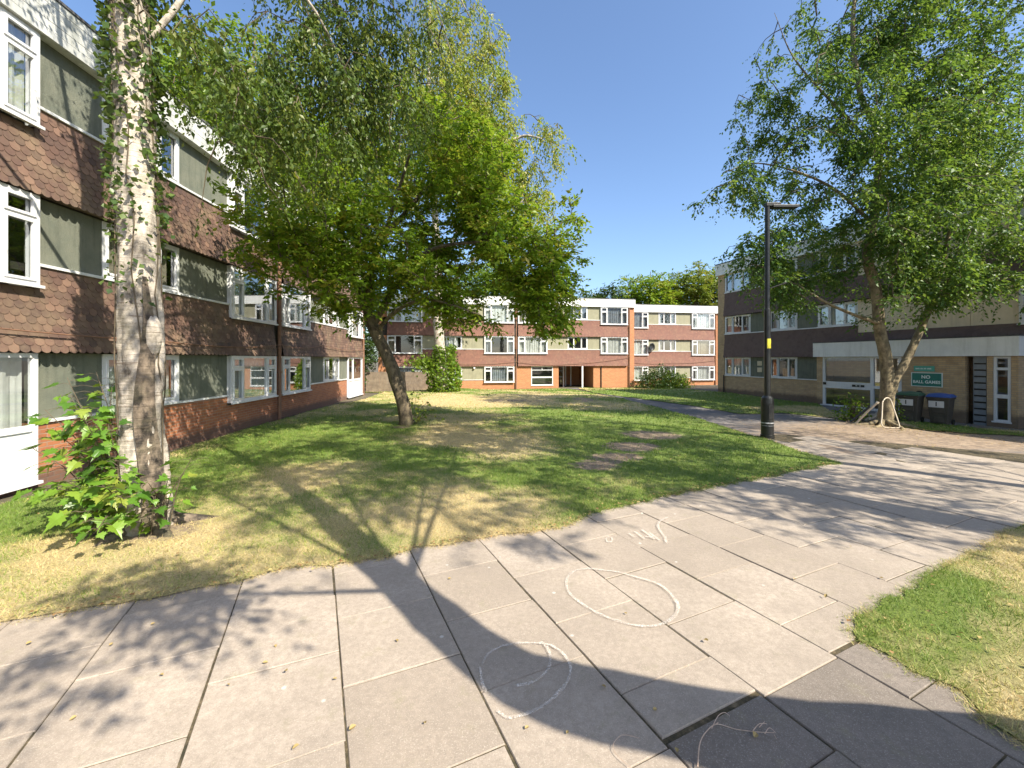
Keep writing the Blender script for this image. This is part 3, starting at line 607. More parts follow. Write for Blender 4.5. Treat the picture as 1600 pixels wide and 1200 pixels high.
s = MB(); s.tube([(-.2,-.2,.2),(-.6,-.3,1.2),(-1.3,-.3,2.0)], [.04,.03,.01], 5); s.build('stems', M['twig'], i3)

# ---- right tree by the bins
bR = (12.3, 13.75); zR = float(gz(*bR))
tA = smooth_line([(bR[0], bR[1], zR-.15)]+pl([(1384,640),(1386,600),(1384,560),(1374,510),(1368,450),(1355,402),(1364,350),(1374,250),(1366,190),(1345,150)], 13.75)+[(11.3,13.8,13),(11.6,13.8,16)])
tB = smooth_line(pl([(1386,625),(1400,590),(1418,560),(1440,510),(1468,450),(1505,425),(1545,400),(1590,370)], 13.7))
tC = smooth_line(pl([(1372,505),(1335,492),(1290,472),(1250,448),(1210,430)], 13.6))
tD = smooth_line(pl([(1364,350),(1310,300),(1250,270),(1180,255),(1130,270)], 13.8))
tE = smooth_line(pl([(1468,450),(1480,380),(1500,300),(1530,220),(1560,120)], 13.6))
tF = smooth_line(pl([(1368,230),(1300,160),(1240,90),(1210,20)], 13.9))
tG = smooth_line(pl([(1374,280),(1430,220),(1480,150),(1540,60)], 14.2))
skR = [(tA, rad(.22, .05, len(tA), .10)), (tB, rad(.15, .04, len(tB))), (tC, rad(.06, .02, len(tC))), (tD, rad(.06, .008, len(tD))), (tE, rad(.07, .02, len(tE))), (tF, rad(.055, .006, len(tF))), (tG, rad(.055, .006, len(tG)))]
E = [(11.0,12.9,4.6,3.4,1.8,1.2,1.2),(12,13.6,6.2,4.4,3.6,1.9,1),(9.3,13.3,4.5,1.7,1.6,1.2,1.3),(14.9,12.8,5.0,2.0,2.2,1.4,.7),(11.6,13.9,9.0,4.2,3.8,2.5,1),(12.6,14,13,4.2,4,3.2,1),(7.1,13.8,7.7,1.4,1.5,1.1,2.6),(8.3,13.5,5.6,1.3,1.4,1.2,1.5),(8.9,13.9,10.8,1.6,2,2.2,1.3),(15.2,14,9.5,2.2,2.6,3,.9),(12.2,14,3.6,2.2,1.2,.7,.5),(12.8,12.4,3.9,1.4,.8,.8,1.2)]
TR = tree('tree', bR, skR, E, 2050, 55, 'leaf_right', .105, 68, 'airy tree with forked trunk and hoop at its foot beside the wheelie bins', trunk='bark_tan', sig=(.2, .2, .16), tintoff=-.1, droop=.4, thin=1.55, kroot=1.3)

rb = MB(); off = np.array(TR.location)
for a, L in ((-1.2, 1.3), (-1.9, 1.6), (-2.7, 1.4), (-.4, 1.1), (2.9, 1.2), (.6, .8)):
    P = [np.array([bR[0]+math.cos(a+.25*math.sin(d*3))*d, bR[1]+math.sin(a+.25*math.sin(d*3))*d, float(gz(*bR))+.20*math.exp(-d*3.2)+.045-.05*d]) for d in np.linspace(.15, L, 12)]
    limb_mesh(rb, np.array(P)-off, rad(.085, .02, 12), 8, .25)
rb.build('roots', M['bark_tan'], TR, smooth=True)
# ---- slim birch behind the right block, and trees beyond the blocks
def back_tree(loc, H, zc, R3, seed, lm, ls, per, ntar, label, name='tree', trunk='bark', group=None, thin=1., tubes=False, r0=.28, sig=(.5, .5, .4), droop=0., blobs=6):
    z0 = float(gz(*loc)); g = np.random.default_rng(seed)
    t = smooth_line([(loc[0], loc[1], z0-.2), (loc[0]+g.normal(0, .3), loc[1], z0+H*.45), (loc[0]+g.normal(0, .5), loc[1], z0+H*.93)])
    E = [(loc[0], loc[1], z0+zc, *R3, 1)]
    for k in range(blobs):
        a = k*6.283/blobs+g.random(); q = .55+.2*g.random(); E.append((loc[0]+R3[0]*q*math.cos(a), loc[1]+R3[1]*q*math.sin(a), z0+zc+R3[2]*g.uniform(-.55, .6), R3[0]*.5, R3[1]*.5, R3[2]*.42, 1.6))
    lims = [smooth_line([t[len(t)//2], .5*(t[len(t)//2]+np.array(e[:3]))+[0, 0, -.3], e[:3]]) for e in E[1:]]
    return tree(name, loc, [(t, rad(r0, .04, len(t), .1))]+[(l, rad(r0*.4, .03, len(l))) for l in lims], E, ntar, seed, lm, ls, per, label, trunk=trunk, group=group, tubes=tubes, sig=sig, thin=thin, droop=droop)
GB = 'trees beyond the flats'
back_tree((28.5, 27.5), 17, 10.5, (4.6, 4, 6), 61, 'leaf_birch', .13, 40, 620, 'slim birch rising behind the right block', 'birch_tree', 'birch', thin=1.4, tubes=True, r0=.2)
back_tree((24.5, 21), 15, 10, (3.6, 3.6, 4.4), 62, 'leaf_birch', .11, 40, 420, 'loose dark crowned tree at the right edge behind the right block', thin=1.4, tubes=True, r0=.2)
back_tree((-13.5, 20), 19, 12.4, (4.4, 4.5, 5.4), 63, 'leaf_bright', .19, 48, 1000, 'bright green tree standing close behind the left block', sig=(.4, .4, .3), thin=1.2)
back_tree((-15, 30), 23, 14.5, (6, 5.5, 7), 64, 'leaf_bright', .23, 46, 1000, 'second and taller bright green tree behind the left block', sig=(.45, .45, .35), thin=1.2)
back_tree((-11.4, 31.2), 10, 4.6, (1.5, 2.2, 4.8), 65, 'leaf_dark', .17, 40, 420, 'dark evergreen in the gap between the left and far blocks', 'evergreen_tree', sig=(.25, .25, .25))
for i, (x, y, H, r, lmn, lab) in enumerate([
    (9.5, 62, 13.2, (2.6, 2.6, 4.4), 'leaf_birch', 'grey green feathery birch left of the round trees beyond the far block'),
    (13.8, 58, 12.6, (2.8, 3, 4.2), 'leaf_dark', 'dark green tree next to the birch beyond the far block'),
    (19.0, 57, 14.2, (4.2, 4, 5.0), 'leaf_lawn', 'round bright green tree above the middle of the rear block'),
    (25.8, 58, 15.8, (4.6, 4, 5.4), 'leaf_green', 'tallest round tree above the right end of the rear block'),
    (31.5, 60, 14.8, (3.8, 4, 5.0), 'leaf_dark', 'dark tree meeting the right block beyond the rear block'),
    (-3.5, 54, 14.5, (5, 4, 5.4), 'leaf_bright', 'bright tree hidden behind the far block roof, right of the ivy tree'),
    (-13, 50, 15.5, (5.2, 4.4, 6), 'leaf_green', 'broad green tree behind the left end of the far block')]):
    H += 1.3; back_tree((x, y), H, H*.60, (r[0]*1.15, r[1], r[2]*1.05), 70+i, lmn, .32, 44, 620 if i else 300, lab, group=GB, sig=(.45, .45, .35), thin=1.0 if i else 1.5, tubes=(i == 0))

# ---- trees beside and behind the photographer whose shadows cross the paving
SD = np.array((-.755, .656)); TE = math.tan(R(43)); k_ = 1/TE
def off_tree(base, pts, rads, E, seed, ntar, lab, per=34, ls=.085, lm='leaf_birch', thin=1.5):
    t = smooth_line(pts, 6); z = t[:, 2]; r = np.interp(z, *rads)
    ls_ = [smooth_line([t[int(len(t)*.6)], .5*(t[int(len(t)*.6)]+np.array(e[:3])), e[:3]]) for e in E]
    tree('birch_tree', base, [(t, r)]+[(l, rad(.034, .012, len(l))) for l in ls_], E, ntar, seed, lm, ls, per, lab, trunk='birch', sig=(.17, .17, .17), thin=thin, droop=.3)
off_tree((5.0, 1.35), [(5.0,1.35,-.2),(4.82,.75,1.3),(4.70,.17,2.6),(4.72,-.71,4.1),(4.72,-1.09,4.9),(4.67,-1.37,5.55),(4.67,-1.40,6.1),(4.72,-1.31,6.85),(4.78,-1.21,7.55),(4.84,-1.05,8.5),(5.0,-.9,10),(5.1,-.6,13),(5.1,-.5,16)],
    ([0,1,2.6,4.1,5.55,6.2,8.5,13,16], [.36,.30,.27,.26,.245,.20,.18,.08,.04]),
    [(5.1,-.2,12.5,2.6,2.2,2.6,.6),(3.6,-2.3,8.2,.9,.8,.8,5),(3.0,2.6,8.5,2.2,1.5,1.2,2.2),(1.6,.9,8.6,1.4,1.1,.9,2),(6.2,3.9,9.2,1.9,1.4,1.2,2.0),(5.3,2.2,8.6,1.2,1.,.8,1.6)], 81, 620, 'curved birch beside the photographer whose trunk shadow crosses the paving')
off_tree((9, 2.3), [(9,2.3,-.3),(9.0,2.35,3.6),(9.0,2.4,5.8),(9.1,2.1,7),(9.2,2.0,9.5),(9.3,2,14)], ([0,1,4,7,10,14], [.26,.22,.19,.16,.10,.04]),
    [(9.6,.9,10.2,2.2,1.8,1.9,1.3),(8.6,2.8,13,2.4,2.2,2.6,.6),(8.5,4.9,9.9,1.9,1.4,1.3,1.8),(8.2,3.2,8.9,1.5,1.2,.9,1.6),(12.3,-.8,9.6,2.3,1.7,1.5,1.8),(11.2,1.6,9.0,1.6,1.3,1.6,1.2)], 82, 760, 'straight birch off to the right whose shadow crosses the slabs')
off_tree((14.5, 1.2), [(14.5,1.2,-.3),(14.4,1.3,4),(14.6,1.1,8),(14.5,1.2,15)], ([0,4,10,15], [.26,.2,.12,.04]),
    [(14.5,1.4,10,2.8,2.2,2.4,1.2),(13.6,2.6,13,2.6,2.6,2.4,1),(16.6,2.4,9,1.8,1.6,2,1.1),(17,4,12,2.,2,2,1)], 83, 620, 'birch standing far off to the right of the path')
off_tree((16.5, -4.4), [(16.5,-4.4,-.2),(16.4,-4.3,6),(16.2,-4.2,12),(15.8,-3.9,19)], ([0,6,12,19], [.3,.24,.16,.04]),
    [(10.6,-3.6,16,3.,3.,3,1.1),(12.5,-.5,18,3.,3.,2.6,1.1),(8,1.5,18.5,3,2.4,2.2,1),(13,2.5,17,2.6,2.6,2,1),(16,-1,16,2.6,2.6,2,1)], 84, 800, 'very tall birch behind the photographer', per=44, ls=.12, thin=1.3)

# ================================================================== BUILDINGS
ZS = [.985, 3.58, 6.18]; ZH = [2.10, 4.67, 7.33]; ZT = 8.03; DROP = [.27, .42, .42]
def window(parent, x0, x1, z0, z1, style, y=0., cur=None, vent_open=False, backed=True):
    """frame with sub-parts pane and curtain; y is the outer face (towards -y)"""
    mb = MB(); fw = .07; d = .085; ya, yb = y, y+d; w = x1-x0; bars = []
    mb.box(x0, x0+fw, ya, yb, z0, z1); mb.box(x1-fw, x1, ya, yb, z0, z1)
    mb.box(x0+fw, x1-fw, ya, yb, z0, z0+fw); mb.box(x0+fw, x1-fw, ya, yb, z1-fw, z1)
    mb.box(x0-.03, x1+.03, y-.05, y-.003, z0-.035, z0+.012)                 # cill nosing
    casements = []
    def vbar(xc, za=z0+fw, zb=z1-fw, t=.06): mb.box(xc-t/2, xc+t/2, ya+.004, yb-.004, za, zb)
    def hbar(xa, xb, zc, t=.055): mb.box(xa, xb, ya+.004, yb-.004, zc-t/2, zc+t/2)
    if style == 'W':
        a, b = x0+w*.235, x1-w*.235; vbar(a); vbar(b); zt = z1-(z1-z0)*.27
        hbar(x0+fw, a-.03, zt); hbar(b+.03, x1-fw, zt)
        casements = [(x0+fw, a-.03, z0+fw, zt-.028), (b+.03, x1-fw, z0+fw, zt-.028), (x0+fw, a-.03, zt+.028, z1-fw), (b+.03, x1-fw, zt+.028, z1-fw)]
    elif style == 'M':
        a, b = x0+w*.32, x1-w*.32; vbar(a); vbar(b); casements = [(x0+fw, a-.03, z0+fw, z1-fw), (b+.03, x1-fw, z0+fw, z1-fw)]
    elif style == 'E':
        zt = z1-(z1-z0)*.2; zm = z0+(z1-z0)*.42; hbar(x0+fw, x1-fw, zt); hbar(x0+fw, x1-fw, zm, .12); vbar((x0+x1)/2, zt+.028, z1-fw)
    elif style == 'D':
        a = x0+w*.34; vbar(a, t=.09); hbar(x0+fw, a-.045, z0+.88, .1); hbar(a+.045, x1-fw, z0+.88, .1)
        mb.box(x0+fw, a-.045, y+.03, y+.06, z0+fw, z0+.83); mb.box(a+.045, x1-fw, y+.03, y+.06, z0+fw, z0+.83)
    elif style == 'S': hbar(x0+fw, x1-fw, z1-.42, .09); hbar(x0+fw, x1-fw, z0+.86, .13)
    for (a, b, c, e) in casements:
        t = .042; mb.box(a, a+t, ya-.018, ya+.03, c, e); mb.box(b-t, b, ya-.018, ya+.03, c, e); mb.box(a+t, b-t, ya-.018, ya+.03, c, c+t); mb.box(a+t, b-t, ya-.018, ya+.03, e-t, e)
    f = mb.build('window', M['white'], parent)
    p = MB(); zb = z0+.86 if style == 'D' else z0+fw; yy = y+.045
    p.add([(x0+fw, yy, zb), (x1-fw, yy, zb), (x1-fw, yy, z1-fw), (x0+fw, yy, z1-fw)], [(0, 1, 2, 3)]); p.build('pane', M['glass'], f)
    if cur:
        cm = MB(); spans = {'full': [(.03, .97)], 'sides': [(.03, .24), (.76, .97)], 'left': [(.03, .4)], 'right': [(.6, .97)], 'tan': [(.05, .95)], 'half': [(.2, .8)]}[cur]
        for a, b in spans:
            xs = np.linspace(x0+w*a, x1-w*(1-b), max(8, int((b-a)*w/.035))); ys = y+.20+rng.uniform(.012, .035)*np.sin(np.arange(len(xs))*rng.uniform(.7, 1.5)+.6*np.sin(np.arange(len(xs))*.21))+.008*rng.normal(size=len(xs)); zc = z0+fw+(.0 if cur != 'tan' else 0)
            vs = [(x, q, z) for x, q in zip(xs, ys) for z in (zc, z1-.03)]
            cm.add(vs, [(2*i, 2*i+2, 2*i+3, 2*i+1) for i in range(len(xs)-1)])
        cm.build('curtain', M['curtain_tan' if cur == 'tan' else ('curtain', 'curtain_white', 'curtain_grey', 'curtain', 'curtain_tan')[int(rng.integers(0, 5))]], f)
    return f
TW, TH = .152, .117
def tiles(name, runs, z0, parent, mat, tw=TW, th=TH):
    """runs: (xa, xb, ztop). Scalloped tiles, flaring out at the foot."""
    V = []; Fq = []; RR = []; zmax = max(r[2] for r in runs); xa_, xb_ = runs[0][0], runs[-1][1]; H = zmax-z0
    yo = lambda z: -.03-.13*min(1, max(0, 1-(z-z0)/H))**1.8
    arc = [(math.cos(a), math.sin(a)) for a in np.linspace(0, -math.pi, 7)]
    mb = MB(); rows = int(H/th)+1
    for r in range(rows):
        zb = z0+r*th; o = (r % 2)*tw/2; n = int((xb_-xa_)/tw)+1
        for k in range(-1, n+1):
            xc = xa_+o+(k+.5)*tw
            if xc < xa_+.02 or xc > xb_-.02: continue
            zt = [q[2] for q in runs if q[0]-1e-6 <= xc <= q[1]+1e-6]
            if not zt or zb+th*.9 > zt[0]: continue
            zt = zt[0]; ztop = min(zb+th*1.9, zt); g = tw/2-.003; jx, jz = rng.normal(0, .0025), rng.normal(0, .003)
            pts = [(xc-g, ztop), (xc-g, zb+g*.8)]+[(xc+g*c, zb+g*.8+g*.8*s_) for c, s_ in arc[::-1][1:-1]]+[(xc+g, zb+g*.8), (xc+g, ztop)]
            pts = [(min(max(x+jx, xa_), xb_), z+jz) for x, z in pts]
            yf = lambda z: float(yo(z))-.022+.016*(z-zb)/(th*1.9)
            b = len(mb.v); m_ = len(pts)
            vs = [(x, yf(z), z) for x, z in pts]+[(x, yf(z)+.014, z) for x, z in pts[1:-1]]
            fs = [tuple(range(m_))]+[(i+1, m_+i, m_+i+1, i+2) for i in range(m_-3)]
            mb.add(vs, fs)
    # backing board and soffit
    for xa, xb, zt in runs:
        zs = np.linspace(z0+.03, zt, 6); vs = [(x, yo(z), z) for z in zs for x in (xa, xb)]; vs += [(xa, .0, z0+.03), (xb, .0, z0+.03)]
        mb.add(vs, [(2*i, 2*i+1, 2*i+3, 2*i+2) for i in range(5)]+[(12, 13, 1, 0)], 0, 0.)
    return mb.build(name, M[mat], parent)
def boards(mb, x0, x1, ya, yb, z0, z1, n=5):
    h = (z1-z0)/n
    for i in range(n): mb.box(x0, x1, ya+.002*(i % 2), yb, z0+i*h+.004, z0+(i+1)*h-.004)
    mb.box(x0+.002, x1-.002, ya+.02, yb-.002, z0+.006, z1-.006)

def block(name, loc, rz, label, floors, L, depth, brick, tile, panel, fascia, recess=None, zbase=-.95, ztops=None, curt=None, endl=.3, endr=.3, cat='apartment building'):
    """floors: three lists of (x0, x1, type). Types: W bay window, M flush window, P render panel, B brick, D door screen, E entrance window, K cream panel, O opening"""
    root = empty(name, loc, rz, label=label, cat=cat)
    br = MB(); sills = [[], [], []]; bands = {0: [], 1: []}
    br.box(0, endl, -.02, depth, zbase, ZH[2]-.002); br.box(L-endr, L, -.02, depth, zbase, ZH[2]-.002)
    br.box(endl+.001, L-endr-.001, depth-.25, depth-.002, zbase, ZH[2]-.004)
    cs = curt or ['full', 'tan', 'sides', 'full', None, 'half', 'left', 'full', 'sides', 'right']; ci = 0
    for fl, segs in enumerate(floors):
        s, h, dr = ZS[fl], ZH[fl], DROP[fl]
        for (x0, x1, t) in segs:
            if t in 'WMED': ci += 1
            c = cs[(ci*3+fl) % len(cs)]
            lowz = s-(dr if t == 'W' else 0)
            if t == 'W':
                window(root, x0, x1, s-dr+.03, h-.005, 'W', -.13, c)
                wb = MB(); wb.box(x0, x0+.05, -.08, .05, s-dr+.03, h-.01); wb.box(x1-.05, x1, -.08, .05, s-dr+.03, h-.01); wb.build('window_surround', M['white'], root)
            elif t == 'M': window(root, x0, x1, s, h-.005, 'M', -.01, c)
            elif t == 'P':
                p = MB(); p.box(x0, x1, .005, .12, s, h); p.build('render_panel', M[panel], root)
            elif t == 'K':
                p = MB(); n = max(1, int((x1-x0)/1.15)); w = (x1-x0)/n
                for i in range(n):
                    p.box(x0+i*w+.006, x0+(i+1)*w-.006, -.02, .1, s-.38, h)
                p.build('cream_panel', M['cream'], root)
            elif t == 'B': br.box(x0, x1, 0., .2, s if fl else zbase, h-.003)
            elif t == 'E': window(root, x0, x1, zbase+1.05, h-.005, 'E', .0, None); lowz = zbase+1.02
            elif t == 'D': window(root, x0, x1, .0, h-.005, 'D', -.1, c); lowz = -.02
            if fl == 0 and t in 'WMPDE': br.box(x0, x1, 0., .2, zbase, lowz-.04)
            if t in 'PM':
                if sills[fl] and abs(sills[fl][-1][1]-x0) < 1e-6: sills[fl][-1][1] = x1
                else: sills[fl].append([x0, x1, -.075 if fl else -.04, .02, s-.05, s-.002])
            if fl: 
                bands[fl-1].append((x0, x1, (s-.05) if t not in 'WK' else ((s-dr-.01) if t == 'W' else s-.40)) if t != 'B' else None)
    br.build('brick_wall', M[brick], root)
    for q in sills:
        for bx in q: s_ = MB(); s_.box(*bx); s_.build('sill', M['white'], root)
    for bnd, runs in bands.items():
        cur = []
        for r in runs+[None]:
            if r is None:
                if cur: tiles('tile_cladding', cur, ZH[bnd], root, tile)
                cur = []
            else: cur.append(r)
    core = MB(); ca, cb = endl+.002, L-endr-.002
    if recess:
        core.box(ca, recess[0]-.2, .55, depth-.3, zbase, ZH[0]); core.box(recess[1]+.2, cb, .55, depth-.3, zbase, ZH[0]); core.box(ca, cb, .55, depth-.3, ZH[0]+.002, ZH[2]-.01)
        core.box(recess[0]-.2, recess[1]+.2, recess[2]+.2, depth-.3, zbase, ZH[0])
    else: core.box(ca, cb, .55, depth-.3, zbase, ZH[2]-.01)
    for z in (ZH[0]+.05, ZH[1]+.05): core.box(ca, cb, .13, .548, z, z+1.2)
    core.build('dark_core', M['interior'], root)  # solid core behind the windows, coloured dark as room shade
    fb = MB(); boards(fb, -.03, L+.03, -.19, .1, ZH[2], ZT, 5); fb.box(-.03, .05, .101, depth, ZH[2], ZT); fb.box(L-.05, L+.03, .101, depth, ZH[2], ZT); fb.box(.051, L-.051, depth-.1, depth, ZH[2], ZT)
    fb.build('fascia', M[fascia], root)
    rf = MB(); rf.box(-.05, L+.05, -.21, depth+.02, ZT+.002, ZT+.05); rf.box(.052, L-.052, .102, depth-.102, ZH[2]+.01, ZT); rf.build('roof', M['felt'], root)
    return root
def pipe(root, x, y=-.1, r=.045, z0=-.9, z1=7.3, mat='pipe', name='downpipe'):
    p = MB(); p.tube([(x, y, z0), (x, y, z1)], r, 10)
    for z in np.arange(z0+.6, z1, 1.8): p.tube([(x, y, z), (x, y, z+.07)], r*1.35, 10)
    p.build(name, M[mat], root, smooth=False)
def cable(root, pts, r=.012, sag=.12, mat='pipe'):
    P = []
    for a, b in zip(pts[:-1], pts[1:]):
        for t in np.linspace(0, 1, 10, endpoint=False): P.append((a[0]+(b[0]-a[0])*t, a[1]+(b[1]-a[1])*t, a[2]+(b[2]-a[2])*t-sag*4*t*(1-t)))
    P.append(pts[-1]); c = MB(); c.tube(P, r, 6); c.build('cable', M[mat], root)

# ---- left block
Lx = lambda y: (y+6)*1.00125
segU = lambda: [(-5.7,-5.5,'B'),(-5.5,-3,'W'),(-3,-1.9,'P'),(-1.9,0,'M'),(0,1.8,'P'),(1.8,4.2,'W'),(4.2,4.5,'B'),(4.5,6.8,'W'),(6.8,8.03,'P'),(8.03,10,'M'),(10,11.83,'P'),(11.83,14.3,'W'),(14.3,14.72,'B'),(14.72,17,'W'),(17,18.6,'P'),(18.6,20.55,'M'),(20.55,21.6,'P'),(21.6,23.95,'W')]
def conv(sg, f): return [(f(a), f(b), t) for a, b, t in sg]
up = conv(segU(), Lx); gr = conv([(a, b, 'D' if (t == 'W' and a in (4.5, 21.6)) else t) for a, b, t in segU()], Lx)
aL = math.atan2(1, -.05)
BL = block('apartment_block', (-7.21, -6, 0), aL, 'long three storey block with red fishscale tiles and dappled sun along the left side', [gr, up, up], Lx(24.25), 9.5, 'brick_red', 'tile', 'render', 'fascia_old',
           curt=['half', None, 'sides', 'tan', None, 'full', 'left', None, 'full', 'sides'])
pipe(BL, Lx(14.5), -.13, .06); pipe(BL, Lx(24.08), -.12, .05)
cable(BL, [(Lx(3), -.2, 2.75), (Lx(9), -.2, 2.42), (Lx(14.5), -.2, 2.5), (Lx(18), -.2, 2.6), (Lx(24), -.2, 2.55)]); cable(BL, [(Lx(3), -.2, 2.62), (Lx(14.5), -.2, 2.38)], .008)

# ---- far block, front part
fx = lambda X: (X+10.9)*1.0127
aF = math.atan2(.16, 1)
segF = [(-10.6,-10.2,'B'),(-10.2,-7.42,'W'),(-7.42,-6.0,'P'),(-6.0,-4.2,'M'),(-4.2,-2.36,'P'),(-2.36,.18,'W'),(.18,.5,'B'),(.5,3.05,'W'),(3.05,4.87,'P'),(4.87,6.66,'M'),(6.66,7.83,'P'),(7.83,10.33,'W')]
segF0 = segF[:6]+[(.18,.5,'B'),(.5,1.66,'B'),(1.66,3.57,'E'),(3.57,4.07,'B'),(4.07,7.2,'O'),(7.2,10.33,'B')]
FC = ['full', 'full', 'sides', 'full', 'tan', 'full', 'sides', 'full', None, 'half']
ZF = -.72
BF = block('apartment_block', (-10.9, 33.9, ZF), aF, 'sunlit block facing the lawn with recessed entrance on white posts', [conv(segF0, fx), conv(segF, fx), conv(segF, fx)], fx(10.98), 9, 'brick_far', 'tile_far', 'render_sunlit', 'fascia', recess=(fx(4.07), fx(7.2), 4.), zbase=-.6, curt=FC, endr=.62)
pipe(BF, fx(.34), -.12, .05, -.5, 7.3); pipe(BF, fx(10.5), -.1, .04, -.5, 7.3); pipe(BF, fx(7.9), -.06, .04, -.5, 2.05, 'black')
w = MB(); w.box(fx(4.07)-.2, fx(4.07)-.001, .201, 4.2, -.6, ZH[0]-.005); w.box(fx(7.2)+.001, fx(7.2)+.2, .201, 4.2, -.6, ZH[0]-.005); w.box(fx(4.07), fx(7.2), 4., 4.19, -.6, ZH[0]-.005); w.build('porch_wall', M['brick_far'], BF)
w = MB(); w.box(fx(4.07), fx(7.2), -.15, 3.98, -.3, .12); w.build('porch_floor', M['slab'], BF)
for X, y, t in ((6.15, -.12, .07), (4.95, 1.6, .05), (6.0, 2.8, .05), (5.5, 2.8, .05)):
    p = MB(); p.box(fx(X)-t, fx(X)+t, y-t, y+t, .12, ZH[0]-.004); p.box(fx(X)-t-.015, fx(X)+t+.015, y-t-.015, y+t+.015, ZH[0]-.09, ZH[0]-.006) if False else None; p.build('post', M['white'], BF, bevel=.01)
window(BF, fx(4.6), fx(5.6), .14, 2.0, 'S', 3.85)
cable(BF, [(fx(-10.5), -.2, 2.7), (fx(-5), -.2, 2.3), (fx(.3), -.2, 2.5), (fx(4.5), -.2, 2.25), (fx(10.6), -.2, 2.95)], .016)
l_ = MB(); l_.tube([(0,0,0),(0,-.12,0)], .09, 12); l_.tube([(0,-.12,0),(0,-.17,0)], [.09,.05], 12)
o = l_.build('bulkhead_lamp', M['white'], BF); o.location = (fx(-3.2), 0, 1.95)

# ---- far block, rear part
gx2 = lambda X: (X-10.3)*1.0127
segG = [(10.5,10.6,'B'),(10.6,13.15,'W'),(13.15,14.26,'P'),(14.26,16.06,'M'),(16.06,17.68,'P'),(17.68,20.1,'W')]
BG = block('apartment_block', (10.3, 38.2+.16*10.3, ZF-.08), aF, 'sunlit rear block set back behind the round bush', [conv(segG, gx2)]*3, gx2(20.75), 9, 'brick_far', 'tile_far', 'render_sunlit', 'fascia', zbase=-.6, curt=['full', 'sides', 'full', 'full', 'half'], endr=.6, endl=.2)
pipe(BG, gx2(20.25), -.1, .04); pipe(BG, gx2(20.6), -.1, .04)
cable(BG, [(gx2(10.6), -.2, 2.6), (gx2(15), -.2, 2.4), (gx2(20.4), -.2, 2.75)], .016)
# satellite dish on its wall
ds = empty('satellite_dish', (13.45, 40.1, 4.1+ZF-.2), R(20), label='dark satellite dish mounted on the rear block below its top windows', cat='satellite dish')
d = MB(); vs = [(0, 0, 0)]; nr, ns = 4, 20
for i in range(1, nr+1):
    for j in range(ns):
        a = 2*math.pi*j/ns; r_ = .34*i/nr; vs.append((r_*math.cos(a), -.35*r_*r_*2.2, r_*1.1*math.sin(a)))
fs = [(0, 1+j, 1+(j+1) % ns) for j in range(ns)]+[(1+(i-1)*ns+j, 1+i*ns+j, 1+i*ns+(j+1) % ns, 1+(i-1)*ns+(j+1) % ns) for i in range(1, nr) for j in range(ns)]
vs2 = [(x, y-.0, z) for x, y, z in vs]; d.add(vs2, fs); o = d.build('dish', M['black'], ds, smooth=True); sol = o.modifiers.new('t', 'SOLIDIFY'); sol.thickness = .012
d = MB(); d.tube([(0,0,-.1),(0,-.3,-.22),(0,-.42,-.05)], .012, 6); d.tube([(-.03,-.44,-.03),(.03,-.44,-.03)], .03, 8); d.build('feed_arm', M['black'], ds)
d = MB(); d.tube([(0,.02,0),(0,.22,-.05),(0,.3,-.05)], .02, 6); d.build('bracket', M['black'], ds)

# ---- right block
KR = 1.0464; rx = lambda s: (s+.58)*KR; aR = math.atan2(-1, .308)
ground = [(-.03,1.8,'W2'),(1.8,3.02,'P'),(3.02,4.57,'M'),(4.57,5.6,'P')]
segR = [(-.03,1.8,'M'),(1.8,3.02,'P'),(3.02,4.57,'M'),(4.57,5.6,'P'),(5.6,7.35,'M'),(7.35,12.2,'K'),(12.2,14.6,'W'),(14.6,15.7,'P'),(15.7,17.5,'M'),(17.5,19.1,'P'),(19.1,21.5,'W')]
segR0 = [(-.03,1.8,'M'),(1.8,3.02,'P'),(3.02,4.57,'M'),(4.57,5.6,'P'),(5.6,12.2,'B'),(12.2,14.6,'W'),(14.6,15.7,'P'),(15.7,17.5,'M'),(17.5,19.1,'P'),(19.1,21.5,'W')]
BR = block('apartment_block', (13.32, 26.88, 0), aR, 'shaded block on the right with buff brick, dark tiles and a white flat roofed entrance', [conv(segR0, rx), conv(segR, rx), conv(segR, rx)], rx(21.8), 9, 'brick_buff', 'tile_dark', 'render', 'fascia', endl=.52*KR, curt=['full', None, 'full', 'half', 'sides'])
pipe(BR, rx(-.05), -.1, .035, -.9, 1.0, 'black'); cable(BR, [(rx(-.5), -.05, 2.9), (rx(-.1), -.05, 2.9)], .012, 0)
for z in (1.25, 1.62):
    v = MB(); v.box(rx(2.25), rx(2.25)+.3, -.02, .004, z, z+.26); [v.box(rx(2.25)+.03, rx(2.25)+.27, -.032, -.021, z+.03+.05*i, z+.05+.05*i) for i in range(4)]; v.build('wall_vent', M['cream'], BR)
# entrance porch
yP = -.754; hz = ZH[0]; pw = MB()
pw.box(6.97, 7.24, yP, -.021, -.95, hz-.003); pw.box(10.40, 12.31, yP, yP+.22, -.95, hz-.003); pw.box(12.87, 13.02, yP, yP+.22, -.95, hz-.003); pw.box(13.45, 13.62, yP, -.021, -.95, hz-.003)
pw.box(13.02, 13.45, yP, yP+.2, -.95, -.16); pw.box(7.24, 10.40, yP+.02, yP+.2, -.95, -.2); pw.box(12.0, 12.1, yP+.22, -.021, -.95, hz-.003)
pw.build('porch_wall', M['brick_buff'], BR)
fb = MB(); boards(fb, 6.90, 13.70, yP-.16, -.022, hz, hz+.66, 5); fb.build('porch_fascia', M['fascia'], BR)
fb = MB(); fb.box(6.88, 13.72, yP-.18, -.022, hz+.662, hz+.70); fb.build('porch_roof', M['felt'], BR)
tiles('porch_tiles', [(9.0, 13.6, hz+1.12)], hz+.72, BR, 'tile_dark')
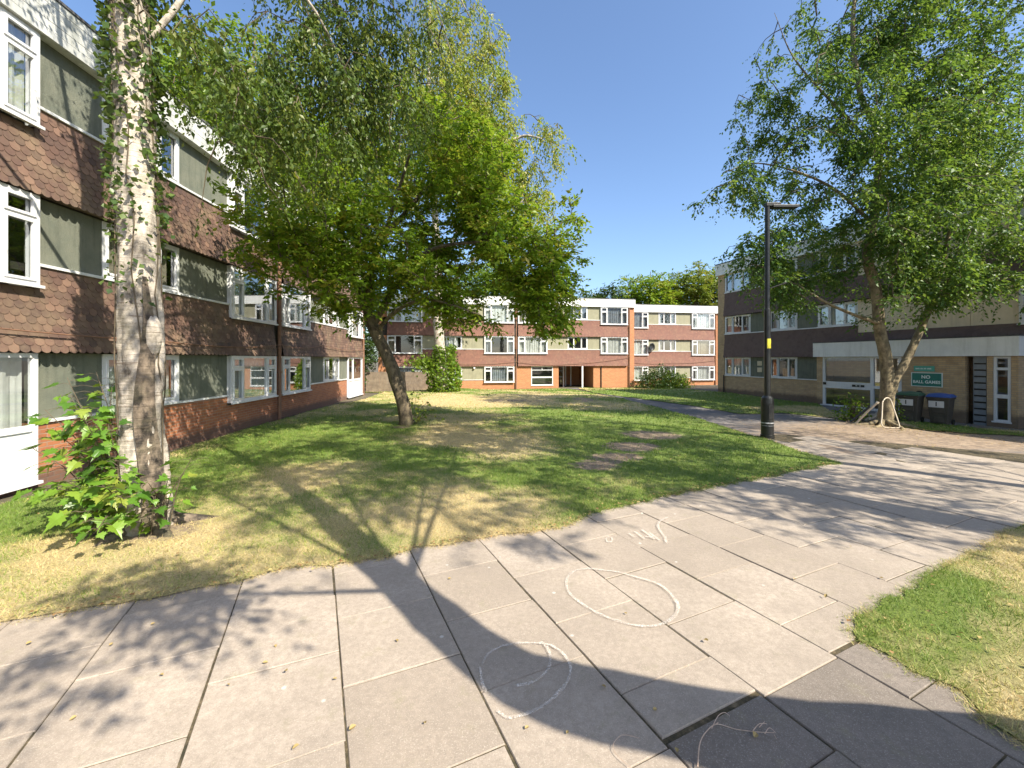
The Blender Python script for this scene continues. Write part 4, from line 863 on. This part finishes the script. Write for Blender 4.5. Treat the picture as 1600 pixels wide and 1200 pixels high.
# glazed screen
sc = MB(); x0, x1 = 7.25, 10.39; zb, zt = -.18, hz-.01; ya, yb = yP+.0, yP+.09
sc.box(x0, x0+.1, ya, yb, zb, zt); sc.box(x1-.1, x1, ya, yb, zb, zt); sc.box(x0+.1, x1-.1, ya, yb, zt-.06, zt); sc.box(x0+.1, x1-.1, ya, yb, zb, zb+.07); sc.box(x0-.08, x1+.05, ya-.06, ya-.003, zb-.05, zb+.05)
sc.box(x0+.1, x1-1.12, ya-.004, yb, .66, .96); sc.box(x1-1.12, x1-1.0, ya, yb, zb+.07, zt-.06); sc.box(x1-1.0, x1-.1, ya-.002, yb, .74, .86); sc.box(x1-.3, x1-.2, ya+.002, yb, zb+.07, .74)
f = sc.build('entrance_screen', M['white'], BR)
p = MB(); p.add([(x0+.1, yP+.05, zb+.07), (x1-.1, yP+.05, zb+.07), (x1-.1, yP+.05, zt-.06), (x0+.1, yP+.05, zt-.06)], [(0, 1, 2, 3)]); p.build('pane', M['glass'], f)
p = MB(); p.box(8.55, 9.05, yP-.014, yP-.005, .77, .87); p.build('number_plate', M['black'], f)
p = MB(); p.box(7.28, 7.42, yP-.02, yP-.003, .80, .92); p.build('entry_button', M['black'], f)
window(BR, 13.03, 13.44, -.12, hz-.01, 'S', yP+.01)
dr_ = MB(); dr_.box(12.50, 12.865, yP+.05, yP+.09, -.45, hz-.01)
for i in range(11): dr_.box(12.52, 12.845, yP+.032, yP+.049, -.38+i*.225, -.22+i*.225)
od = dr_.build('louvre_door', M['grey_door'], BR)
sl_ = MB()
for i in range(10): sl_.box(12.53, 12.835, yP+.028, yP+.048, -.212+i*.225, -.165+i*.225)
sl_.build('slat_shade', M['black'], od)  # black boxes paint the shade in the gaps between the louvres
dk = MB(); dk.box(12.315, 12.86, yP+.45, yP+.5, -.95, hz-.01); dk.build('dark_void', M['interior'], BR)  # dark sheet stands in for the shade inside the open gap
# small things on the wall of the porch
for xx, zz, r_ in ((10.62, .58, .07), (10.80, .56, .06), (11.0, .70, .075)):
    v = MB(); v.tube([(xx, yP-.002, zz), (xx, yP-.10, zz)], r_, 14); v.tube([(xx, yP-.10, zz), (xx, yP-.12, zz-.05)], r_*.7, 12); v.build('flue_pipe', M['black'], BR, smooth=False)
v = MB(); v.box(11.35, 11.66, yP-.14, yP-.003, .18, .62); v.box(11.33, 11.68, yP-.16, yP-.143, .16, .64); v.build('meter_box', M['grey_door'], BR)

# local -> world on the porch face
mR = Matrix.Translation((13.32, 26.88, 0)) @ Matrix.Rotation(aR, 4, 'Z')
def onporch(x, y, z): return mR @ Vector((x, y, z))
M['sign_green'] = plain('dark_teal_sign', (.012, .15, .115), (.018, .19, .145), 7, .45)
M['sign_pale'] = plain('pale_teal_sign', (.08, .34, .25), (.11, .40, .30), 7, .5)
M['letter'] = plain('white_letters', (.62, .72, .68), (.72, .80, .76), 9, .5)
def text(body, size, parent, loc, mat, name='lettering', rot=(R(90), 0, 0), sp=1.05, bold=.0, sx=1.):
    cu = bpy.data.curves.new(name, 'FONT'); cu.body = body; cu.size = size; cu.align_x = 'CENTER'; cu.align_y = 'CENTER'; cu.extrude = .002; cu.space_character = sp; cu.offset = bold
    tmp = bpy.data.objects.new('t', cu); COL.objects.link(tmp); bpy.context.view_layer.update()
    me = bpy.data.meshes.new_from_object(tmp.evaluated_get(bpy.context.evaluated_depsgraph_get())); bpy.data.objects.remove(tmp)
    o = link(name, me, M[mat], parent); o.location = loc; o.rotation_euler = rot; o.scale = (sx, 1, 1); return o
sg = empty('sign', onporch(11.21, yP, 1.21), aR, label='dark teal sign with white letters reading NO BALL GAMES above the bins', cat='sign')
s = MB(); s.box(-.455, .455, -.022, -.004, -.245, .245); s.build('board', M['sign_green'], sg)
s = MB(); s.box(-.48, .48, -.03, -.003, .245, .27); s.box(-.48, .48, -.03, -.003, -.27, -.245); s.box(-.48, -.455, -.03, -.003, -.245, .245); s.box(.455, .48, -.03, -.003, -.245, .245); s.build('border', M['letter'], sg)
text('NO', .17, sg, (-.02, -.0255, .095), 'letter', bold=.006); text('BALL GAMES', .155, sg, (0, -.0255, -.095), 'letter', bold=.005, sx=.93)
sg = empty('sign', onporch(11.13, yP, 1.63), aR, label='small pale teal name sign above the larger ball games sign', cat='sign')
s = MB(); s.box(-.32, .32, -.02, -.004, -.105, .105); s.build('board', M['sign_pale'], sg)
s = MB(); x = -.26; g = np.random.default_rng(4)
for wlen in (5, 3, 3, 5):
    for k in range(wlen): s.box(x, x+.018, -.0235, -.0205, -.02-.006*g.random(), .02+.006*g.random()); x += .026
    x += .025
s.build('lettering', M['letter'], sg)
np_o = text('38 - 48', .075, f, (8.80, yP-.0165, .82), 'letter', name='numerals')

# ---- wheelie bins
M['bin'] = plain('brown_black_plastic', (.05, .042, .034), (.085, .072, .056), 5, .5, .1, 40)
M['lid_blue'] = plain('blue_plastic', (.02, .075, .30), (.03, .10, .38), 5, .4)
M['lid_green'] = plain('green_plastic', (.03, .10, .06), (.05, .14, .09), 5, .45)
M['sticker'] = plain('pale_sticker', (.62, .60, .58), (.72, .66, .62), 9, .5)
def bin_(loc, rz, lid, label):
    r_ = empty('wheelie_bin', (loc[0], loc[1], float(gz(*loc))+.02), rz, label=label, cat='bin', group='wheelie bins by the entrance')
    b = MB()
    def frus(z0, z1, w0, d0, w1, d1, yo=0): b.add([(-w0,-d0+yo,z0),(w0,-d0+yo,z0),(w0,d0+yo,z0),(-w0,d0+yo,z0),(-w1,-d1+yo,z1),(w1,-d1+yo,z1),(w1,d1+yo,z1),(-w1,d1+yo,z1)], [(0,3,2,1),(4,5,6,7),(0,1,5,4),(1,2,6,5),(2,3,7,6),(3,0,4,7)])
    frus(.06, .90, .21, .25, .275, .33); frus(.902, .97, .30, .355, .30, .355); b.box(-.13, .13, -.275, -.22, .10, .30); b.box(-.16, .16, -.305, -.25, .42, .62)
    b.build('body', M['bin'], r_, bevel=.015)
    l = MB(); n = 8; vs = []
    for i in range(n+1):
        y = -.38+.80*i/n; hgt = .03+.075*math.sin(math.pi*min(1, max(0, (i+.6)/(n+1))))
        vs += [(-.31, y, .975), (-.28, y, .975+hgt), (0, y, .99+hgt*1.15), (.28, y, .975+hgt), (.31, y, .975)]
    fs = [(5*i+k, 5*i+k+1, 5*i+k+6, 5*i+k+5) for i in range(n) for k in range(4)]+[(0,1,2,3,4)[::-1], tuple(5*n+k for k in range(5))]+[(5*i+4, 5*i, 5*i+5, 5*i+9) for i in range(n)]
    l.add(vs, fs); l.build('lid', M[lid], r_, smooth=False)
    h = MB(); h.tube([(-.24, .37, .95), (-.24, .44, .98), (.24, .44, .98), (.24, .37, .95)], .016, 8); h.build('handle', M['bin'], r_)
    for sx in (-1, 1):
        w = MB(); w.tube([(sx*.215, .27, .10), (sx*.265, .27, .10)], .10, 18); w.build('wheel', M['black'], r_)
    s = MB(); s.box(-.235, .15, -.338, -.3215, .62, .84); k = s.build('sticker', M['sticker'], r_)
    text('1', .2, k, (-.04, -.3405, .73), 'black', name='numeral', bold=.004)
    return r_
aB = aR+R(14)
bin_((14.95, 14.5), aB, 'lid_blue', 'wheelie bin with bright blue lid, the right hand one by the entrance')
bin_((14.28, 14.9), aB, 'lid_green', 'wheelie bin with dull green lid beside the blue lidded one')

# ---- lamp post
lp = at(1199, 686); zl = float(gz(*lp))
LPn = empty('street_lamp', (lp[0], lp[1], zl), label='black lamp post with fat base and yellow sticker at the edge of the lawn', cat='street lamp')
s = MB(); s.tube([(0,0,-.1),(0,0,.12),(0,0,.125),(0,0,.95),(0,0,1.08),(0,0,1.14)], [.165,.165,.15,.15,.14,.085], 24); s.build('base', M['black'], LPn, smooth=False)
s = MB(); s.tube([(0,0,1.10),(0,0,3.4),(0,0,3.42),(0,0,5.95),(0,0,6.12)], [.078,.078,.062,.058,.058], 20); s.build('column', M['black'], LPn)
s = MB(); s.box(.10, .78, -.10, .10, 6.06, 6.13); s.box(-.06, .32, -.075, .075, 6.10, 6.19); s.box(.14, .74, -.075, .075, 6.045, 6.058); s.build('lantern', M['black'], LPn, bevel=.02)
s = MB(); s.tube([(.05,0,3.95),(.42,-.05,4.08)], .018, 8); s.tube([(.38,-.045,4.065),(.46,-.055,4.095)], .03, 8); s.build('bracket_arm', M['black'], LPn)
M['yellow'] = plain('yellow_sticker', (.70, .60, .04), (.80, .68, .06), 4, .5)
s = MB(); n = 10; vs = []
for i in range(n+1):
    a = -2.2+1.5*i/n
    for z in (2.38, 2.63): vs.append((.0805*math.cos(a), .0805*math.sin(a), z))
s.add(vs, [(2*i, 2*i+2, 2*i+3, 2*i+1) for i in range(n)]); s.build('sticker', M['yellow'], LPn)
s = MB(); s.tube([(0,0,.42),(0,0,.45)], .1535, 24, cap=False); s.tube([(0,0,.36),(0,0,.37)], .1535, 24, cap=False); s.build('paint_ring', plain('flaking_white_paint', (.03, .03, .03), (.7, .7, .68), 16, .6), LPn)
s = MB(); s.box(-.06, .06, -.158, -.146, .55, .9); s.build('access_door', M['black'], LPn)

# ---- round bush, fence, hoop and poles at the right tree
def bush(loc, R3, n, label, seed, lm, ls, name='bush'):
    g = np.random.default_rng(seed); r_ = empty(name, (loc[0], loc[1], float(gz(*loc))), label=label, cat='bush')
    d = g.normal(0, 1, (n, 3)); d /= np.linalg.norm(d, axis=1, keepdims=True); d[:, 2] = np.abs(d[:, 2])
    q = (g.random(n)**.28)*(1+.35*(vnoise(d[:, 0]*2+seed, d[:, 1]*2+d[:, 2]*2, 1.5)-.5)*2); C = d*q[:, None]*np.array(R3)
    leaves('foliage', C, ls, M[lm], r_, aspect=.6)
    s = MB()
    for k in range(16):
        v = d[k*7]*np.array(R3)*.85; s.tube([(0, 0, -.05), tuple(v*.5+[0, 0, .1]), tuple(v)], [.03, .02, .006], 5)
    s.build('stems', M['twig'], r_)
bush((12.7, 36.2), (2.0, 1.4, 1.75), 5200, 'dense dark round bush in front of the rear block', 91, 'leaf_dark', .14)
bush((14.2, 36.2), (1.3, 1.1, 1.4), 2600, 'lighter green side of shrubbery right of the dark round bush', 92, 'leaf_bright', .13)
bush((11.95, 14.6), (.62, .4, 1.0), 420, 'small green shoots behind the trunk of the tree by the bins', 93, 'leaf_bright', .10, 'shrub')
bush((13.0, 14.1), (.3, .25, 1.05), 160, 'few green shoots between the trunk and the green lidded bin', 94, 'leaf_bright', .10, 'shrub')
fn = empty('fence', (-10.9, 31.0, float(gz(-8, 31))), 0, label='low weathered brown board fence behind the leaning lawn tree', cat='fence')
M['wood'] = plain('weathered_board', (.16, .12, .09), (.30, .235, .17), 3, .9, .3, 40)
s = MB()
for i in range(44): s.box(i*.115, i*.115+.105, rng.normal(0, .004), .022, .02, 1.52+rng.normal(0, .02)-.0)
s.build('boards', M['wood'], fn)
s = MB(); s.box(-.05, 5.05, .03, .08, .3, .38); s.box(-.05, 5.05, .03, .08, 1.15, 1.23); s.build('rail', M['wood'], fn)
for k in range(3):
    s = MB(); s.box(.02+k*2.45, .12+k*2.45, .082, .17, -.1, 1.6); s.build('post', M['wood'], fn)
M['pale_metal'] = plain('scuffed_pale_metal', (.45, .38, .28), (.62, .54, .42), 12, .55)
def gp(x, y, Yd, ground_=False): return pl([(x, y)], Yd)[0]
hp = empty('metal_hoop', (bR[0], bR[1]-.35, zR), label='bent pale metal hoop leaning on the trunk by the bins', cat='hoop'); off = np.array(hp.location)
P = smooth_line([gp(*q) for q in ((1379,628,13.35),(1378,650,13.2),(1378,664,13.1),(1390,671.5,13.05),(1404,670,13.05),(1405,664,13.1),(1397,640,13.3),(1391,624,13.42),(1384,622,13.42),(1379,628,13.35))], 5)
P = np.array(P); P[:, 2] = np.maximum(P[:, 2], gz(P[:, 0], P[:, 1])+.045); s = MB(); s.tube(P-off, .017, 8); s.build('rod', M['pale_metal'], hp)
q1 = np.array(gp(1371, 629, 13.4)); g1 = at(1337, 664); g1 = np.array((*g1, float(gz(*g1))+.05))
po = empty('pole', tuple(g1), label='pale pole propped diagonally against the trunk by the bins', cat='pole'); s = MB(); s.tube([(0,0,0), tuple((q1-g1)*.5+[0,0,.02]), tuple(q1-g1)], .032, 8); s.tube([tuple((q1-g1)*.97), tuple(q1-g1+[.02, 0, .03])], .045, 8); s.build('rod', M['pale_metal'], po)
q2 = np.array(gp(1358, 636, 13.9)); g2 = at(1329, 662); g2 = np.array((*g2, float(gz(*g2))+.05))
po = empty('pole', tuple(g2), label='black pole lying parallel to the pale one at the tree foot', cat='pole'); s = MB(); s.tube([(0,0,0), tuple(q2-g2)], .034, 8); s.tube([(0,0,-.02),(.18,-.1,-.02),(.30,.1,-.01)], .034, 8); s.build('rod', M['black'], po)
lg = at(1344, 657); po = empty('cut_branch', (*lg, float(gz(*lg))+.08), label='pale cut branch lying at the foot of the tree by the bins', cat='branch'); s = MB(); s.tube([(-.35,0,0),(0,.05,.08),(.45,-.02,.10),(.6,-.1,.03)], [.07,.08,.07,.04], 10); s.build('wood', M['birch'], po, smooth=True)
lg = at(1362, 660); po = empty('cut_branch', (*lg, float(gz(*lg))+.06), label='short pale log right beside the trunk by the bins', cat='branch'); s = MB(); s.tube([(-.25,0,0),(.0,.02,.08),(.28,.05,.22)], [.06,.08,.085], 10); s.build('wood', M['birch'], po, smooth=True)

# ---- leaf litter
pts = []
n = 9000; x = rng.normal(12.0, 3.0, n); y = rng.normal(12.2, 1.5, n); k = (rng.random(n) < 2.2*np.clip(fbm(x, y, 1.3, 3)-.3, 0, 1)) & (y < 20-.308*(x-14.6)*3) & (y > 7.5); pts.append(np.stack([x[k], y[k]], 1))
n = 1500; x = rng.uniform(-8, 8, n); y = rng.uniform(3.2, 16, n); k = inpoly(x, y, L1); pts.append(np.stack([x[k], y[k]], 1))
n = 500; x = rng.uniform(1.5, 6, n); y = rng.uniform(1., 5, n); k = inpoly(x, y, L2); pts.append(np.stack([x[k], y[k]], 1))
A1 = np.array(densify(L1[1:28], .05, .02)); k = rng.integers(0, int(len(A1)*.8), 900); pts.append(A1[k]+rng.normal(0, .05, (900, 2)))
pts = np.concatenate(pts); pts = pts[(pts[:, 0]+17 > 0)]
# keep leaves out of the buildings
C = np.c_[pts, gz(pts[:, 0], pts[:, 1])+.062+rng.random(len(pts))*.015]
o = leaves('leaf_litter', C, .034, M['leaf_dry'], aspect=.7, flat=True)
tag(o, 'small brown fallen leaves and crumbs strewn over grass, slab edges and dirt', 'leaf litter', kind='stuff')

# single leaves on the slabs
spots = [(170,1010),(430,1008),(520,1062),(445,1049),(665,1132),(1020,1110),(1057,1170),(885,1148),(410,1037),(40,1008),(250,1055),(545,1142),(235,977),(820,1140),(1182,1147),(980,960),(1240,905),(1330,855),(1380,905),(1100,1000),(355,1070),(468,1165),(940,1072),(1290,935),(700,905),(620,1000),(120,1120)]
proto = None
for i, (a, b) in enumerate(spots):
    p = at(a, b, .04)
    if proto is None:
        mb = MB(); pr = [(0,0),(.012,.008),(.016,.02),(.009,.034),(0,.042),(-.010,.033),(-.015,.02),(-.011,.008)]
        mb.add([(0, .02, .002)]+[(x, y, .002+abs(x)*.5) for x, y in pr], [(0, 1+j, 1+(j+1) % 8) for j in range(8)]); proto = mb.build('fallen_leaf', M['leaf_dry']); o = proto
        tag(o, 'small curled dry leaf lying on the paving slabs', 'leaf', 'leaves fallen on the slabs')
    else: o = proto.copy(); COL.objects.link(o)
    o.location = (p[0], p[1], float(gz(*p))+.045); o.rotation_euler = (rng.normal(0, .2), rng.normal(0, .2), rng.uniform(0, 6.28)); s_ = rng.uniform(.5, .95); o.scale = (s_, s_, s_)

# ---- twig on the paving
tw = [[(1090,1200),(1094,1165),(1108,1142),(1122,1131),(1150,1138),(1185,1146),(1210,1150)],[(1112,1140),(1122,1124),(1132,1117),(1140,1118)],[(1176,1144),(1186,1136),(1198,1134)],[(1186,1138),(1195,1132)],[(1195,1148),(1202,1142),(1212,1148)],[(1210,1150),(1214,1160)],[(1122,1131),(1118,1137)],[(1060,1162),(968,1165)][:0]]
p0 = at(1122, 1131, .04); r_ = empty('fallen_twig', (p0[0], p0[1], float(gz(*p0))+.04), label='bare pale forked twig lying on the slabs at the bottom of the picture', cat='twig')
s = MB()
for j, L in enumerate(tw):
    if len(L) < 2: continue
    P = [np.array([*at(a, b, .045), 0.]) for a, b in L]
    P = smooth_line([np.array([p[0]-p0[0], p[1]-p0[1], .012+.012*math.sin(i*1.3)]) for i, p in enumerate(P)], 4); s.tube(P, np.linspace(.003 if j == 0 else .0022, .0013, len(P)), 6)
M['twig_pale'] = plain('pale_dry_twig', (.36, .25, .18), (.50, .38, .29), 30, .8); s.build('stem', M['twig_pale'], r_)
p0 = at(962, 1170, .04); r_ = empty('fallen_twig', (p0[0], p0[1], float(gz(*p0))+.04), label='thin dark curled twig left of the pale forked one', cat='twig')
s = MB(); P = [np.array([*at(a, b, .045), 0.]) for a, b in [(985,1200),(963,1180),(958,1165),(968,1152),(978,1150),(1000,1155)]]; P = smooth_line([np.array([p[0]-p0[0], p[1]-p0[1], .01]) for p in P], 4); s.tube(P, .0014, 5); s.build('stem', M['twig_pale'], r_)

# ---- chalk marks
ch = N('worn_chalk'); o_ = ch.obj(); ch.col((.66, .60, .53)); ch.rough(.95)
tr = ch.n('BsdfTransparent'); x_ = ch.n('MixShader'); ch.l(ch.ramp(ch.math('ADD', ch.math('MULTIPLY', ch.noise(85, o_, 5, .8), .8), ch.math('MULTIPLY', ch.noise(6, o_, 3), .22)), [(.44, (0, 0, 0)), (.62, (.85, .85, .85))]), x_.inputs[0]); ch.l(tr.outputs[0], x_.inputs[1]); ch.l(ch.p.outputs[0], x_.inputs[2]); ch.l(x_.outputs[0], ch.out.inputs['Surface'])
def chalk(lines, w, label):
    mb = MB(); p0 = at(*lines[0][0], .04)
    for L in lines:
        P = smooth_line([np.array([*at(a, b, .04), 0.]) for a, b in L], 7); t = np.gradient(P, axis=0); t /= np.linalg.norm(t, axis=1, keepdims=True)+1e-9; nr = np.stack([-t[:, 1], t[:, 0], 0*t[:, 0]], 1)
        ww = w*(.45+.9*fbm(np.arange(len(P)), P[:, 0]*9, .35, 2))[:, None]; A_ = P+nr*ww/2; B_ = P-nr*ww/2; vs = []
        for a, b in zip(A_, B_):
            for q in (a, b): vs.append((q[0]-p0[0], q[1]-p0[1], float(gz(q[0], q[1]))-float(gz(*p0))))
        mb.add(vs, [(2*i, 2*i+2, 2*i+3, 2*i+1) for i in range(len(P)-1)])
    o = mb.build('chalk_drawing', ch.m); o.location = (p0[0], p0[1], float(gz(*p0))+.044); tag(o, label, 'chalk mark'); return o
z7 = lambda L: [(600+x*.375, 780+y*.375) for x, y in L]
chalk([z7([(855,290),(800,298),(765,325),(762,370),(785,405),(830,440),(900,480),(980,510),(1050,527),(1130,528),(1190,505),(1222,470),(1220,430),(1180,380),(1130,348),(1040,322),(980,305),(910,296),(850,288)])], .028, 'large worn chalk oval on the sunlit slabs')
chalk([z7([(410,690),(430,650),(475,620),(540,603),(620,600),(690,608),(735,635),(765,670),(778,710),(765,760),(730,805),(680,850),(620,885),(560,905),(510,910),(470,880)]), z7([(400,700),(408,760),(425,805)]), z7([(655,595),(680,620),(693,660),(685,705),(650,745),(600,770),(550,778)])], .022, 'faint double chalk circle in the trunk shadow')
chalk([z7([(1180,76),(1150,92),(1142,115),(1160,145),(1172,160),(1176,185)]), z7([(1020,142),(1045,160)]), z7([(1045,135),(1085,165)]), z7([(1075,128),(1130,168)]), z7([(1105,140),(1150,172)]), z7([(1090,155),(1130,165)])], .03, 'small chalk scribble of strokes near the grass edge')
chalk([z7([(925,165),(935,158),(948,160),(950,172),(940,180),(928,176),(925,165)])], .02, 'tiny chalk ring beside the scribble')

# ================================================================== SKY, SUN, CAMERA
sunaz = math.atan2(.755, -.656)       # direction to the sun measured from +Y towards +X
w = bpy.data.worlds.new('World'); scn.world = w; w.use_nodes = True; nt = w.node_tree
sky = nt.nodes.new('ShaderNodeTexSky'); sky.sky_type = 'NISHITA'; sky.sun_disc = False; sky.sun_elevation = R(43); sky.sun_rotation = sunaz
sky.air_density = 1.0; sky.dust_density = 1.6; sky.ozone_density = 4.5; sky.altitude = 50
nt.links.new(sky.outputs[0], nt.nodes['Background'].inputs['Color']); nt.nodes['Background'].inputs['Strength'].default_value = .128
sl = bpy.data.lights.new('sun', 'SUN'); sl.energy = 5.0; sl.angle = R(.33); sl.color = (1, .92, .78)
so = bpy.data.objects.new('sun', sl); COL.objects.link(so)
so.rotation_euler = Vector((.755*math.cos(R(43)), -.656*math.cos(R(43)), math.sin(R(43)))).to_track_quat('Z', 'Y').to_euler()
cam = bpy.data.cameras.new('camera'); co = bpy.data.objects.new('camera', cam); COL.objects.link(co); scn.camera = co
co.location = (0, 0, EYE); co.rotation_euler = (R(90), 0, 0); cam.sensor_width = 36; cam.lens = 36*F/1600; cam.shift_y = -39/1600; cam.clip_end = 2000; cam.clip_start = .05
vs_ = scn.view_settings; vs_.view_transform = 'Standard'; vs_.look = 'None'; vs_.exposure = 1.08; vs_.gamma = 1
scn.cycles.max_bounces = 6; scn.cycles.transparent_max_bounces = 12; scn.cycles.diffuse_bounces = 3; scn.cycles.transmission_bounces = 3; scn.cycles.glossy_bounces = 2
